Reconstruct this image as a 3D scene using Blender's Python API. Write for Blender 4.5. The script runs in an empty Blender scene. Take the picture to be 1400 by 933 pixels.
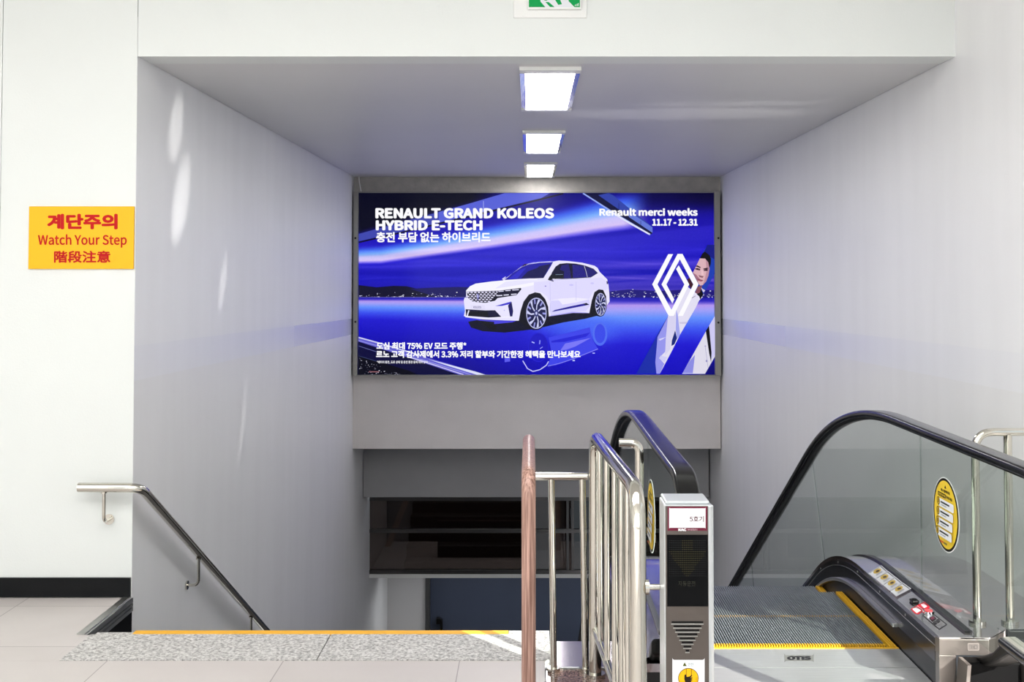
import bpy, math, random
import numpy as np
from mathutils import Vector, Matrix

# ------------------------------------------------------------------ camera, light
SC = bpy.context.scene
COL = SC.collection
W, H = 1400, 933
F, CX, CY, EYE = 1559.0, 724.0, 327.0, 1.6
TILT = math.atan((376 - CY) / F)
CT, ST = math.cos(TILT), math.sin(TILT)
cd = bpy.data.cameras.new('camera')
cd.sensor_width = 36.0
cd.lens = F / W * 36.0
cd.shift_x = (W / 2 - CX) / W
cd.shift_y = -(H / 2 - CY) / W
cam = bpy.data.objects.new('camera', cd)
COL.objects.link(cam)
cam.location = (0, 0, EYE)
cam.rotation_euler = (math.pi / 2 + TILT, 0, 0)
SC.camera = cam
SC.view_settings.view_transform = 'Standard'
SC.view_settings.look = 'None'
SC.view_settings.exposure = 0.16
SC.view_settings.gamma = 1.0
SC.view_settings.use_curve_mapping = False

wd = bpy.data.worlds.new('sky')
SC.world = wd
wd.use_nodes = True
wd.node_tree.nodes['Background'].inputs[0].default_value = (0.80, 0.90, 1.0, 1)
wd.node_tree.nodes['Background'].inputs[1].default_value = 1.0

SUN_AZ = Vector((-0.633, 0.774, 0))
SUN_EL = math.radians(28)
sd = bpy.data.lights.new('sun', 'SUN')
sd.energy = 15.0
sd.angle = math.radians(0.53)
sd.color = (1.0, 0.96, 0.90)
sun = bpy.data.objects.new('sun', sd)
COL.objects.link(sun)
dirv = Vector((SUN_AZ.x, SUN_AZ.y, -math.tan(SUN_EL))).normalized()
sun.rotation_euler = dirv.to_track_quat('-Z', 'Y').to_euler()
sun.location = (4, -3, 6)


def area(name, loc, rot, sx, sy, power, col=(1, 1, 1)):
    d = bpy.data.lights.new(name, 'AREA')
    d.shape = 'RECTANGLE'
    d.size, d.size_y = sx, sy
    d.energy = power
    d.color = col
    o = bpy.data.objects.new(name, d)
    COL.objects.link(o)
    o.location = loc
    o.rotation_euler = rot
    return o


# unseen fill lamps added to brighten the foot of the stair and inner room
area('landing_fill', (0.1, 15.1, -2.30), (0, 0, 0), 3.2, 0.5, 20, (0.96, 0.98, 1.0))
area('inner_room_fill', (0.1, 15.0, -0.62), (0, 0, 0), 2.5, 0.4, 1.2, (1.0, 0.9, 0.8))
# daylight coming in through the glazed rear of the hall, and an added fill lamp under its unseen ceiling
area('daylight', (-1.4, -3.9, 1.9), (math.pi / 2, 0, math.pi), 8.6, 2.8, 900, (0.94, 0.98, 1.0))
area('hall_fill', (-1.5, 2.2, 3.52), (0, 0, 0), 6.0, 2.2, 170, (1.0, 0.99, 0.97))



def glint_spot(frm, to, wide, tall, power, roll=0.0):
    """added spot lamp imitating sunlight thrown back by the polished landing plate and rails"""
    d = bpy.data.lights.new('added_glint_spot', 'SPOT')
    v = Vector(to) - Vector(frm)
    k = 2 * math.atan(0.5 / v.length)
    d.spot_size = k
    d.spot_blend = 0.8
    d.energy = power
    d.shadow_soft_size = 0.012
    d.color = (1.0, 0.98, 0.94)
    o = bpy.data.objects.new('added_glint_spot', d)
    COL.objects.link(o)
    o.location = frm
    q = v.to_track_quat('-Z', 'Y')
    o.rotation_euler = (q.to_matrix().to_4x4() @ Matrix.Rotation(roll, 4, "Z")).to_euler()
    o.scale = (wide, tall, 1)


glint_spot((0.18, 4.88, 0.20), (-1.975, 6.35, 2.42), 0.26, 0.34, 230, -0.25)
glint_spot((0.16, 4.86, 0.22), (-1.975, 6.45, 2.02), 0.30, 0.48, 230, -0.45)
glint_spot((0.20, 4.90, 0.18), (-1.975, 7.35, 1.55), 0.14, 0.36, 200, -0.35)
glint_spot((0.22, 4.92, 0.16), (-1.975, 7.90, 0.60), 0.09, 0.80, 130, -0.25)
glint_spot((0.20, 4.90, 0.16), (-1.975, 8.6, 2.10), 0.30, 1.40, 60, 0.0)
glint_spot((1.20, 4.60, 0.10), (1.05, 7.75, 2.70), 2.2, 0.46, 150, 0.05)
glint_spot((1.20, 4.50, 0.10), (1.25, 7.30, 2.70), 1.6, 0.20, 90, 0.03)

# ------------------------------------------------------------------ rays of the picture onto real planes


def ray(px, py):
    dx, dy = (px - CX) / F, (CY - py) / F
    return dx, CT - ST * dy, ST + CT * dy


def G(px, py, z=0.0):
    r = ray(px, py)
    t = (z - EYE) / r[2]
    return t * r[0], t * r[1]


def PY(px, py, y):
    r = ray(px, py)
    t = y / r[1]
    return t * r[0], EYE + t * r[2]


def XP(px, py, x):
    r = ray(px, py)
    t = x / r[0]
    return t * r[1], EYE + t * r[2]


# ------------------------------------------------------------------ materials
def lin(c):
    return tuple(((v / 255) / 12.92 if v / 255 <= 0.04045 else ((v / 255 + 0.055) / 1.055) ** 2.4) for v in c)


MATS = {}


def newmat(name):
    m = bpy.data.materials.new(name)
    m.use_nodes = True
    nt = m.node_tree
    return m, nt, nt.nodes['Principled BSDF']


def pm(name, rgb, rough=0.5, metal=0.0, bump=0.0, bscale=60.0, vary=0.0, vscale=4.0, coat=0.0, spec=0.5, aniso=None):
    """plain surface with procedural colour variation and bump"""
    if name in MATS:
        return MATS[name]
    m, nt, b = newmat(name)
    c = lin(rgb)
    b.inputs['Base Color'].default_value = (*c, 1)
    b.inputs['Roughness'].default_value = rough
    b.inputs['Metallic'].default_value = metal
    b.inputs['Specular IOR Level'].default_value = spec
    if coat:
        b.inputs['Coat Weight'].default_value = coat
        b.inputs['Coat Roughness'].default_value = 0.05
    tc = nt.nodes.new('ShaderNodeTexCoord')
    if vary:
        n = nt.nodes.new('ShaderNodeTexNoise')
        n.inputs['Scale'].default_value = vscale
        n.inputs['Detail'].default_value = 6
        mp = nt.nodes.new('ShaderNodeMapping')
        if aniso:
            mp.inputs['Scale'].default_value = aniso
        nt.links.new(tc.outputs['Object'], mp.inputs['Vector'])
        nt.links.new(mp.outputs['Vector'], n.inputs['Vector'])
        r = nt.nodes.new('ShaderNodeValToRGB')
        r.color_ramp.elements[0].position = 0.3
        r.color_ramp.elements[1].position = 0.7
        r.color_ramp.elements[0].color = (*[v * (1 - vary) for v in c], 1)
        r.color_ramp.elements[1].color = (*[min(1, v * (1 + vary)) for v in c], 1)
        nt.links.new(n.outputs['Fac'], r.inputs['Fac'])
        nt.links.new(r.outputs['Color'], b.inputs['Base Color'])
    if bump:
        n2 = nt.nodes.new('ShaderNodeTexNoise')
        n2.inputs['Scale'].default_value = bscale
        n2.inputs['Detail'].default_value = 4
        nt.links.new(tc.outputs['Object'], n2.inputs['Vector'])
        bp = nt.nodes.new('ShaderNodeBump')
        bp.inputs['Strength'].default_value = bump
        bp.inputs['Distance'].default_value = 0.01
        nt.links.new(n2.outputs['Fac'], bp.inputs['Height'])
        nt.links.new(bp.outputs['Normal'], b.inputs['Normal'])
    MATS[name] = m
    return m


def wall_mat():
    """tunnel side walls: rolled paint, faint stains and a bluish, smoother horizontal band below eye height, stronger with depth"""
    m, nt, b = newmat('tunnel_paint')
    tc = nt.nodes.new('ShaderNodeTexCoord')
    sep = nt.nodes.new('ShaderNodeSeparateXYZ')
    nt.links.new(tc.outputs['Object'], sep.inputs[0])
    mp = nt.nodes.new('ShaderNodeMapping')
    mp.inputs['Scale'].default_value = (1, 2.2, 0.35)
    nt.links.new(tc.outputs['Object'], mp.inputs['Vector'])
    n = nt.nodes.new('ShaderNodeTexNoise')
    n.inputs['Scale'].default_value = 2.2
    n.inputs['Detail'].default_value = 7
    nt.links.new(mp.outputs['Vector'], n.inputs['Vector'])
    r = nt.nodes.new('ShaderNodeValToRGB')
    r.color_ramp.elements[0].position = 0.32
    r.color_ramp.elements[1].position = 0.68
    r.color_ramp.elements[0].color = (*lin((238, 238, 239)), 1)
    r.color_ramp.elements[1].color = (*lin((242, 242, 243)), 1)
    nt.links.new(n.outputs['Fac'], r.inputs['Fac'])
    # band: z - (1.24 - 0.02*(y-5.7)) between -0.2 and 0

    def math_(op, a, bb):
        k = nt.nodes.new('ShaderNodeMath')
        k.operation = op
        for i, v in enumerate((a, bb)):
            if isinstance(v, (int, float)):
                k.inputs[i].default_value = v
            else:
                nt.links.new(v, k.inputs[i])
        return k.outputs[0]
    n3 = nt.nodes.new('ShaderNodeTexNoise')
    n3.inputs['Scale'].default_value = 1.3
    nt.links.new(tc.outputs['Object'], n3.inputs['Vector'])
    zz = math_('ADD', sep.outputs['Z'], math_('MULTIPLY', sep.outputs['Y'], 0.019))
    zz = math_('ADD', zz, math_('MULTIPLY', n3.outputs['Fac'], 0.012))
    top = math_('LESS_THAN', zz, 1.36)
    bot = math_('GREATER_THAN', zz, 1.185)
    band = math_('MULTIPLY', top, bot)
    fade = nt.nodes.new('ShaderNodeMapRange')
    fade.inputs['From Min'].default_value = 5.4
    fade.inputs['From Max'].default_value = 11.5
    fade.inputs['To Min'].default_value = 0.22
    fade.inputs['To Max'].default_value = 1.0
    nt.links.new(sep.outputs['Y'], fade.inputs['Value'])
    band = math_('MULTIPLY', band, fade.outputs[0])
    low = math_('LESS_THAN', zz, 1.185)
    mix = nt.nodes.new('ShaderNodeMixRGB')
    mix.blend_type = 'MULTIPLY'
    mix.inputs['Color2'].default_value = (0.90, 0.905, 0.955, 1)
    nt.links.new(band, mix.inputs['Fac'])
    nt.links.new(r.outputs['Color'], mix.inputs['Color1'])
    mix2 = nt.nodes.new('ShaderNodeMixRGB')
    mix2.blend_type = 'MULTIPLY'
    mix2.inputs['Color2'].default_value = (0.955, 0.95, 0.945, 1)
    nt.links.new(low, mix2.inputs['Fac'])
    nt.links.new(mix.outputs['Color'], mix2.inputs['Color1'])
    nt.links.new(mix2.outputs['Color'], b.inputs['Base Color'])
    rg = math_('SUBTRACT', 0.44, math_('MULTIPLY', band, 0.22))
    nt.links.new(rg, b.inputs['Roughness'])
    n2 = nt.nodes.new('ShaderNodeTexNoise')
    n2.inputs['Scale'].default_value = 130
    n2.inputs['Detail'].default_value = 3
    nt.links.new(tc.outputs['Object'], n2.inputs['Vector'])
    bp = nt.nodes.new('ShaderNodeBump')
    bp.inputs['Strength'].default_value = 0.10
    bp.inputs['Distance'].default_value = 0.004
    nt.links.new(n2.outputs['Fac'], bp.inputs['Height'])
    nt.links.new(bp.outputs['Normal'], b.inputs['Normal'])
    return m


def granite(name, cols, scale, rough):
    m, nt, b = newmat(name)
    tc = nt.nodes.new('ShaderNodeTexCoord')
    n = nt.nodes.new('ShaderNodeTexNoise')
    n.inputs['Scale'].default_value = scale
    n.inputs['Detail'].default_value = 5
    n.inputs['Roughness'].default_value = 0.7
    nt.links.new(tc.outputs['Object'], n.inputs['Vector'])
    r = nt.nodes.new('ShaderNodeValToRGB')
    e = r.color_ramp.elements
    e[0].position, e[1].position = 0.36, 0.64
    e[0].color = (*lin(cols[0]), 1)
    e[1].color = (*lin(cols[2]), 1)
    k = e.new(0.5)
    k.color = (*lin(cols[1]), 1)
    nt.links.new(n.outputs['Fac'], r.inputs['Fac'])
    nt.links.new(r.outputs['Color'], b.inputs['Base Color'])
    b.inputs['Roughness'].default_value = rough
    return m


def tile_mat():
    m, nt, b = newmat('floor_tile')
    tc = nt.nodes.new('ShaderNodeTexCoord')
    mp = nt.nodes.new('ShaderNodeMapping')
    mp.inputs['Location'].default_value = (0.29, 0.44, 0)
    nt.links.new(tc.outputs['Object'], mp.inputs['Vector'])
    br = nt.nodes.new('ShaderNodeTexBrick')
    br.offset = 0.0
    br.inputs['Color1'].default_value = (*lin((197, 191, 188)), 1)
    br.inputs['Color2'].default_value = (*lin((202, 196, 193)), 1)
    br.inputs['Mortar'].default_value = (*lin((150, 144, 142)), 1)
    br.inputs['Scale'].default_value = 1.0
    br.inputs['Mortar Size'].default_value = 0.0022
    br.inputs['Brick Width'].default_value = 0.73
    br.inputs['Row Height'].default_value = 0.60
    nt.links.new(mp.outputs['Vector'], br.inputs['Vector'])
    n = nt.nodes.new('ShaderNodeTexNoise')
    n.inputs['Scale'].default_value = 3.5
    n.inputs['Detail'].default_value = 8
    nt.links.new(tc.outputs['Object'], n.inputs['Vector'])
    r = nt.nodes.new('ShaderNodeValToRGB')
    r.color_ramp.elements[0].color = (0.90, 0.89, 0.88, 1)
    r.color_ramp.elements[1].color = (1, 1, 1, 1)
    nt.links.new(n.outputs['Fac'], r.inputs['Fac'])
    mx = nt.nodes.new('ShaderNodeMixRGB')
    mx.blend_type = 'MULTIPLY'
    mx.inputs['Fac'].default_value = 1
    nt.links.new(br.outputs['Color'], mx.inputs['Color1'])
    nt.links.new(r.outputs['Color'], mx.inputs['Color2'])
    nt.links.new(mx.outputs['Color'], b.inputs['Base Color'])
    b.inputs['Roughness'].default_value = 0.42
    return m


def wood_mat():
    m, nt, b = newmat('wood_grain')
    tc = nt.nodes.new('ShaderNodeTexCoord')
    mp = nt.nodes.new('ShaderNodeMapping')
    mp.inputs['Scale'].default_value = (1.0, 1.0, 0.03)
    nt.links.new(tc.outputs['Object'], mp.inputs['Vector'])
    n = nt.nodes.new('ShaderNodeTexNoise')
    n.inputs['Scale'].default_value = 150
    n.inputs['Detail'].default_value = 5
    nt.links.new(mp.outputs['Vector'], n.inputs['Vector'])
    r = nt.nodes.new('ShaderNodeValToRGB')
    r.color_ramp.elements[0].position = 0.35
    r.color_ramp.elements[1].position = 0.65
    r.color_ramp.elements[0].color = (*lin((112, 78, 66)), 1)
    r.color_ramp.elements[1].color = (*lin((190, 152, 138)), 1)
    nt.links.new(n.outputs['Fac'], r.inputs['Fac'])
    nt.links.new(r.outputs['Color'], b.inputs['Base Color'])
    b.inputs['Roughness'].default_value = 0.38
    return m


def emit(name, rgb, s):
    m = bpy.data.materials.new(name)
    m.use_nodes = True
    nt = m.node_tree
    nt.nodes.clear()
    o = nt.nodes.new('ShaderNodeOutputMaterial')
    e = nt.nodes.new('ShaderNodeEmission')
    e.inputs[0].default_value = (*rgb, 1)
    e.inputs[1].default_value = s
    nt.links.new(e.outputs[0], o.inputs[0])
    return m


def ink(name, emission=0.0, rough=0.45):
    """printed picture: colour comes from the mesh's own colour attribute"""
    m, nt, b = newmat(name)
    a = nt.nodes.new('ShaderNodeAttribute')
    a.attribute_name = 'Col'
    if emission:
        b.inputs['Base Color'].default_value = (0, 0, 0, 1)
        nt.links.new(a.outputs['Color'], b.inputs['Emission Color'])
        b.inputs['Emission Strength'].default_value = emission
        b.inputs['Specular IOR Level'].default_value = 0.15
    else:
        nt.links.new(a.outputs['Color'], b.inputs['Base Color'])
        b.inputs['Specular IOR Level'].default_value = 0.2
    b.inputs['Roughness'].default_value = rough
    return m


def glass_mat(name, tint, ior=1.5):
    m = bpy.data.materials.new(name)
    m.use_nodes = True
    nt = m.node_tree
    nt.nodes.clear()
    o = nt.nodes.new('ShaderNodeOutputMaterial')
    t = nt.nodes.new('ShaderNodeBsdfTransparent')
    t.inputs[0].default_value = (*tint, 1)
    g = nt.nodes.new('ShaderNodeBsdfGlossy')
    g.inputs['Roughness'].default_value = 0.0
    g.inputs['Color'].default_value = (0.92, 0.95, 0.94, 1)
    fr = nt.nodes.new('ShaderNodeFresnel')
    fr.inputs['IOR'].default_value = ior
    mx = nt.nodes.new('ShaderNodeMixShader')
    ge = nt.nodes.new('ShaderNodeNewGeometry')
    iv = nt.nodes.new('ShaderNodeMath')
    iv.operation = 'SUBTRACT'
    iv.inputs[0].default_value = 1.0
    nt.links.new(ge.outputs['Backfacing'], iv.inputs[1])
    mu = nt.nodes.new('ShaderNodeMath')
    mu.operation = 'MULTIPLY'
    nt.links.new(fr.outputs[0], mu.inputs[0])
    nt.links.new(iv.outputs[0], mu.inputs[1])
    nt.links.new(mu.outputs[0], mx.inputs[0])
    nt.links.new(t.outputs[0], mx.inputs[1])
    nt.links.new(g.outputs[0], mx.inputs[2])
    nt.links.new(mx.outputs[0], o.inputs[0])
    return m


M_WHITE = pm('white_wall_paint', (222, 225, 223), 0.5, bump=0.06, bscale=120, vary=0.015, vscale=1.5)
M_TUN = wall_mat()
M_CEIL = pm('tunnel_ceiling_paint', (212, 211, 211), 0.42, bump=0.05, bscale=60, vary=0.02, vscale=1.2)
M_BEAM = pm('beam_paint', (212, 206, 203), 0.6, bump=0.08, bscale=90, vary=0.03, vscale=3)
M_CONC = pm('raw_concrete', (176, 172, 166), 0.8, bump=0.3, bscale=40, vary=0.12, vscale=9)
M_HALL = pm('hall_paint', (225, 225, 222), 0.7)
M_TILE = tile_mat()
M_GRAN = granite('flamed_granite', ((122, 120, 118), (186, 184, 181), (222, 220, 217)), 74, 0.6)
M_BROWN = granite('polished_brown_granite', ((40, 28, 26), (104, 82, 76), (150, 126, 118)), 110, 0.06)
M_YEL = pm('yellow_strip', (240, 178, 40), 0.5, vary=0.05, vscale=14)
M_YSTEP = pm('step_yellow', (216, 166, 34), 0.45)
M_BLACKB = pm('black_baseboard', (7, 9, 12), 0.4, spec=0.2, vary=0.15, vscale=5)
M_VOID = pm('void_black', (5, 5, 6), 0.7, spec=0.1)
M_ALU = pm('brushed_aluminium', (178, 178, 174), 0.35, 1.0, vary=0.04, vscale=30)
M_STEEL = pm('polished_stainless', (214, 210, 201), 0.09, 1.0, vary=0.03, vscale=20)
M_BRUSH = pm('hairline_stainless', (196, 196, 194), 0.30, 1.0, vary=0.08, vscale=8, aniso=(1, 30, 30))
M_DECK = pm('mirror_stainless_deck', (222, 214, 216), 0.11, 1.0, vary=0.03, vscale=6)
M_DARKST = pm('dark_stainless_panel', (66, 64, 66), 0.22, 1.0, vary=0.10, vscale=5)
M_SKIRT = pm('black_skirt', (9, 9, 10), 0.35, spec=0.25)
M_ENDST = pm('dull_stainless', (128, 122, 118), 0.36, 0.85, vary=0.05, vscale=9)
M_RUBBER = pm('black_handrail_rubber', (8, 8, 10), 0.19, coat=0.1, spec=0.35)
M_GREYRUB = pm('grey_handrail_lip', (128, 126, 120), 0.4)
M_STEP = pm('step_aluminium', (148, 154, 157), 0.36, 0.6, vary=0.06, vscale=20)
M_GROOVE = pm('step_groove', (22, 23, 25), 0.7)
M_PLATE = pm('landing_plate_steel', (208, 210, 208), 0.34, 0.75, vary=0.06, vscale=5, aniso=(1, 24, 1))
M_FRAME = pm('lightbox_frame', (150, 148, 140), 0.5, 0.3)
M_SILVER = pm('silver_painted_case', (204, 208, 210), 0.3, 0.35)
M_TAUPE = pm('taupe_metal_face', (98, 90, 85), 0.4, 0.6, vary=0.03)
M_SCREEN = pm('dark_acrylic', (5, 6, 8), 0.12, spec=0.12)
M_NAVY = pm('navy_partition', (58, 66, 84), 0.5, vary=0.06, vscale=2)
M_WOOD = wood_mat()
M_GLASS = glass_mat('balustrade_glass', (0.835, 0.865, 0.85))
M_TINT = glass_mat('tinted_window_glass', (0.30, 0.26, 0.245))
M_BROWNIN = pm('brown_interior_panel', (74, 56, 50), 0.5)
M_TAN = pm('tan_column', (196, 160, 128), 0.5)
M_LED = emit('lit_diffuser', (1.0, 0.985, 0.99), 21.0)
M_INK = ink('printed_ink')
M_GLOW = ink('backlit_print', 0.9, 0.2)
M_PLASTIC = pm('white_plastic', (232, 232, 230), 0.4)
M_CHROME = pm('chrome', (220, 220, 224), 0.07, 1.0)
M_DARK = pm('black_plastic', (8, 8, 8), 0.4, spec=0.2)


# ------------------------------------------------------------------ mesh builder
class MB:
    def __init__(self):
        self.v, self.f, self.s = [], [], []

    def add(self, vs, fs, smooth=False):
        o = len(self.v)
        self.v += [tuple(p) for p in vs]
        self.f += [tuple(i + o for i in q) for q in fs]
        self.s += [smooth] * len(fs)
        return self

    def box(self, x0, x1, y0, y1, z0, z1):
        vs = [(x, y, z) for x in (x0, x1) for y in (y0, y1) for z in (z0, z1)]
        return self.add(vs, [(0, 1, 3, 2), (4, 6, 7, 5), (0, 4, 5, 1), (2, 3, 7, 6), (0, 2, 6, 4), (1, 5, 7, 3)])

    def prism(self, poly, axis, a, b):
        """closed polygon in the plane normal to axis, extruded from a to b"""
        def p(q, t):
            return {'x': (t, q[0], q[1]), 'y': (q[0], t, q[1]), 'z': (q[0], q[1], t)}[axis]
        n = len(poly)
        vs = [p(q, a) for q in poly] + [p(q, b) for q in poly]
        fs = [tuple(range(n)), tuple(range(2 * n - 1, n - 1, -1))]
        fs += [(i, (i + 1) % n, n + (i + 1) % n, n + i) for i in range(n)]
        return self.add(vs, fs)

    def strip(self, ys, top, bot, x0, x1):
        """solid between two height curves, as quads (for long curved panels)"""
        vs, fs = [], []
        for y, t, b in zip(ys, top, bot):
            vs += [(x0, y, t), (x1, y, t), (x1, y, b), (x0, y, b)]
        n = len(ys)
        for i in range(n - 1):
            o, q = 4 * i, 4 * i + 4
            fs += [(o, o + 1, q + 1, q), (o + 1, o + 2, q + 2, q + 1), (o + 2, o + 3, q + 3, q + 2), (o + 3, o, q, q + 3)]
        fs += [(0, 3, 2, 1), (4 * n - 4, 4 * n - 3, 4 * n - 2, 4 * n - 1)]
        return self.add(vs, fs)

    def sweep(self, pts, sec, side=None, smooth=True, closed=True):
        """sweep section [(a,b)] along pts; a runs along side axis, b along the normal"""
        pts = [Vector(p) for p in pts]
        n, k = len(pts), len(sec)
        vs = []
        prevn = None
        for i, p in enumerate(pts):
            t = (pts[min(i + 1, n - 1)] - pts[max(i - 1, 0)]).normalized()
            if side is not None:
                s = Vector(side)
                s = (s - t * s.dot(t)).normalized()
            else:
                if prevn is None:
                    ref = Vector((0, 0, 1)) if abs(t.z) < 0.9 else Vector((1, 0, 0))
                    s = t.cross(ref).normalized()
                else:
                    s = (prevn - t * prevn.dot(t)).normalized()
                prevn = s
            u = s.cross(t).normalized()
            for a, b in sec:
                vs.append(p + s * a + u * b)
        fs = []
        for i in range(n - 1):
            for j in range(k):
                fs.append((i * k + j, i * k + (j + 1) % k, (i + 1) * k + (j + 1) % k, (i + 1) * k + j))
        self.add(vs, fs, smooth)
        o = len(self.v) - n * k
        self.add(self.v[o:o + k], [tuple(range(k - 1, -1, -1))])
        self.add(self.v[o + (n - 1) * k:o + n * k], [tuple(range(k))])
        return self

    def tube(self, pts, r, n=14, smooth=True):
        return self.sweep(pts, [(r * math.cos(2 * math.pi * i / n), r * math.sin(2 * math.pi * i / n)) for i in range(n)], smooth=smooth)

    def disc(self, c, axis, r, h, n=24):
        a = Vector(axis).normalized()
        c = Vector(c)
        return self.tube([c, c + a * h], r, n)

    def build(self, name, m, parent=None, bevel=0.0, seg=2, kind=None):
        me = bpy.data.meshes.new(name)
        me.from_pydata(self.v, [], self.f)
        me.polygons.foreach_set('use_smooth', self.s)
        me.materials.append(m)
        import bmesh
        bm = bmesh.new()
        bm.from_mesh(me)
        bmesh.ops.recalc_face_normals(bm, faces=bm.faces)
        bm.to_mesh(me)
        bm.free()
        o = bpy.data.objects.new(name, me)
        COL.objects.link(o)
        if parent is not None:
            o.parent = parent
            o.matrix_parent_inverse = Matrix.Translation(-parent.matrix_basis.translation)
        if bevel:
            bv = o.modifiers.new('bevel', 'BEVEL')
            bv.width = bevel
            bv.segments = seg
            bv.limit_method = 'ANGLE'
            bv.angle_limit = math.radians(40)
        if kind:
            o['kind'] = kind
        return o


def fillet(pts, r, n=7):
    """round the inner corners of a polyline"""
    pts = [Vector(p) for p in pts]
    out = [pts[0]]
    for i in range(1, len(pts) - 1):
        a, b, c = pts[i - 1], pts[i], pts[i + 1]
        d1, d2 = (a - b), (c - b)
        ang = d1.angle(d2)
        t = min(r / math.tan(ang / 2), d1.length * 0.49, d2.length * 0.49)
        p1, p2 = b + d1.normalized() * t, b + d2.normalized() * t
        for k in range(n + 1):
            u = k / n
            out.append(p1 * (1 - u) ** 2 + b * 2 * u * (1 - u) + p2 * u * u)
    out.append(pts[-1])
    return out


def thing(name, label, cat, loc=(0, 0, 0), group=None):
    o = bpy.data.objects.new(name, None)
    o.empty_display_size = 0.05
    COL.objects.link(o)
    o.location = loc
    o['label'] = label
    o['category'] = cat
    if group:
        o['group'] = group
    return o


def struct(name, mb, m, bevel=0.0):
    return mb.build(name, m, None, bevel, kind='structure')


# ------------------------------------------------------------------ flat printing
FONT_LATIN = None
try:
    import os
    FONT_LATIN = bpy.data.fonts.load(os.path.join(bpy.utils.system_resource('DATAFILES', path='fonts'), 'Noto Sans CJK Regular.woff2'))
except Exception:
    FONT_LATIN = None


def run_mesh(text, latin, res):
    c = bpy.data.curves.new('tmp', 'FONT')
    c.body = text
    c.size = 1
    c.resolution_u = res
    if FONT_LATIN:
        c.font = FONT_LATIN
    o = bpy.data.objects.new('tmp', c)
    COL.objects.link(o)
    dg = bpy.context.evaluated_depsgraph_get()
    me = bpy.data.meshes.new_from_object(o.evaluated_get(dg))
    v = [(p.co.x, p.co.y) for p in me.vertices]
    f = [tuple(p.vertices) for p in me.polygons]
    bpy.data.objects.remove(o)
    bpy.data.curves.remove(c)
    bpy.data.meshes.remove(me)
    return v, f


def glyphs(text, bold=0.0, res=3):
    """outlines of a line of text, Latin and Hangul runs side by side, thickened by bold"""
    runs, cur = ([text], '') if FONT_LATIN else ([], '')
    for ch in ('' if FONT_LATIN else text):
        if cur and (ord(ch) < 128) != (ord(cur[-1]) < 128) and ch != ' ' and cur.strip():
            runs.append(cur)
            cur = ''
        cur += ch
    if cur:
        runs.append(cur)
    V, Fc, x = [], [], 0.0
    for t in runs:
        core = t.strip()
        latin = all(ord(ch) < 128 for ch in core)
        k = 0.98 if latin else 0.93
        v, f = run_mesh(core, latin, res)
        x += 0.20 * (len(t) - len(t.lstrip()))
        m = min(p[0] for p in v)
        o = len(V)
        V += [((p[0] - m) * k + x, p[1] * k) for p in v]
        Fc += [tuple(i + o for i in q) for q in f]
        x += (max(p[0] for p in v) - m) * k + 0.06 + 0.20 * (len(t) - len(t.rstrip()))
    if bold > 0:
        n, f0, v0 = len(V), list(Fc), list(V)
        for i in range(8):
            a = math.pi / 4 * i
            V += [(p[0] + bold * math.cos(a), p[1] + bold * math.sin(a)) for p in v0]
            Fc += [tuple(q + n * (i + 1) for q in g) for g in f0]
    return V, Fc, (len(V) // 9 if bold > 0 else max(1, len(V)))


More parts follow.
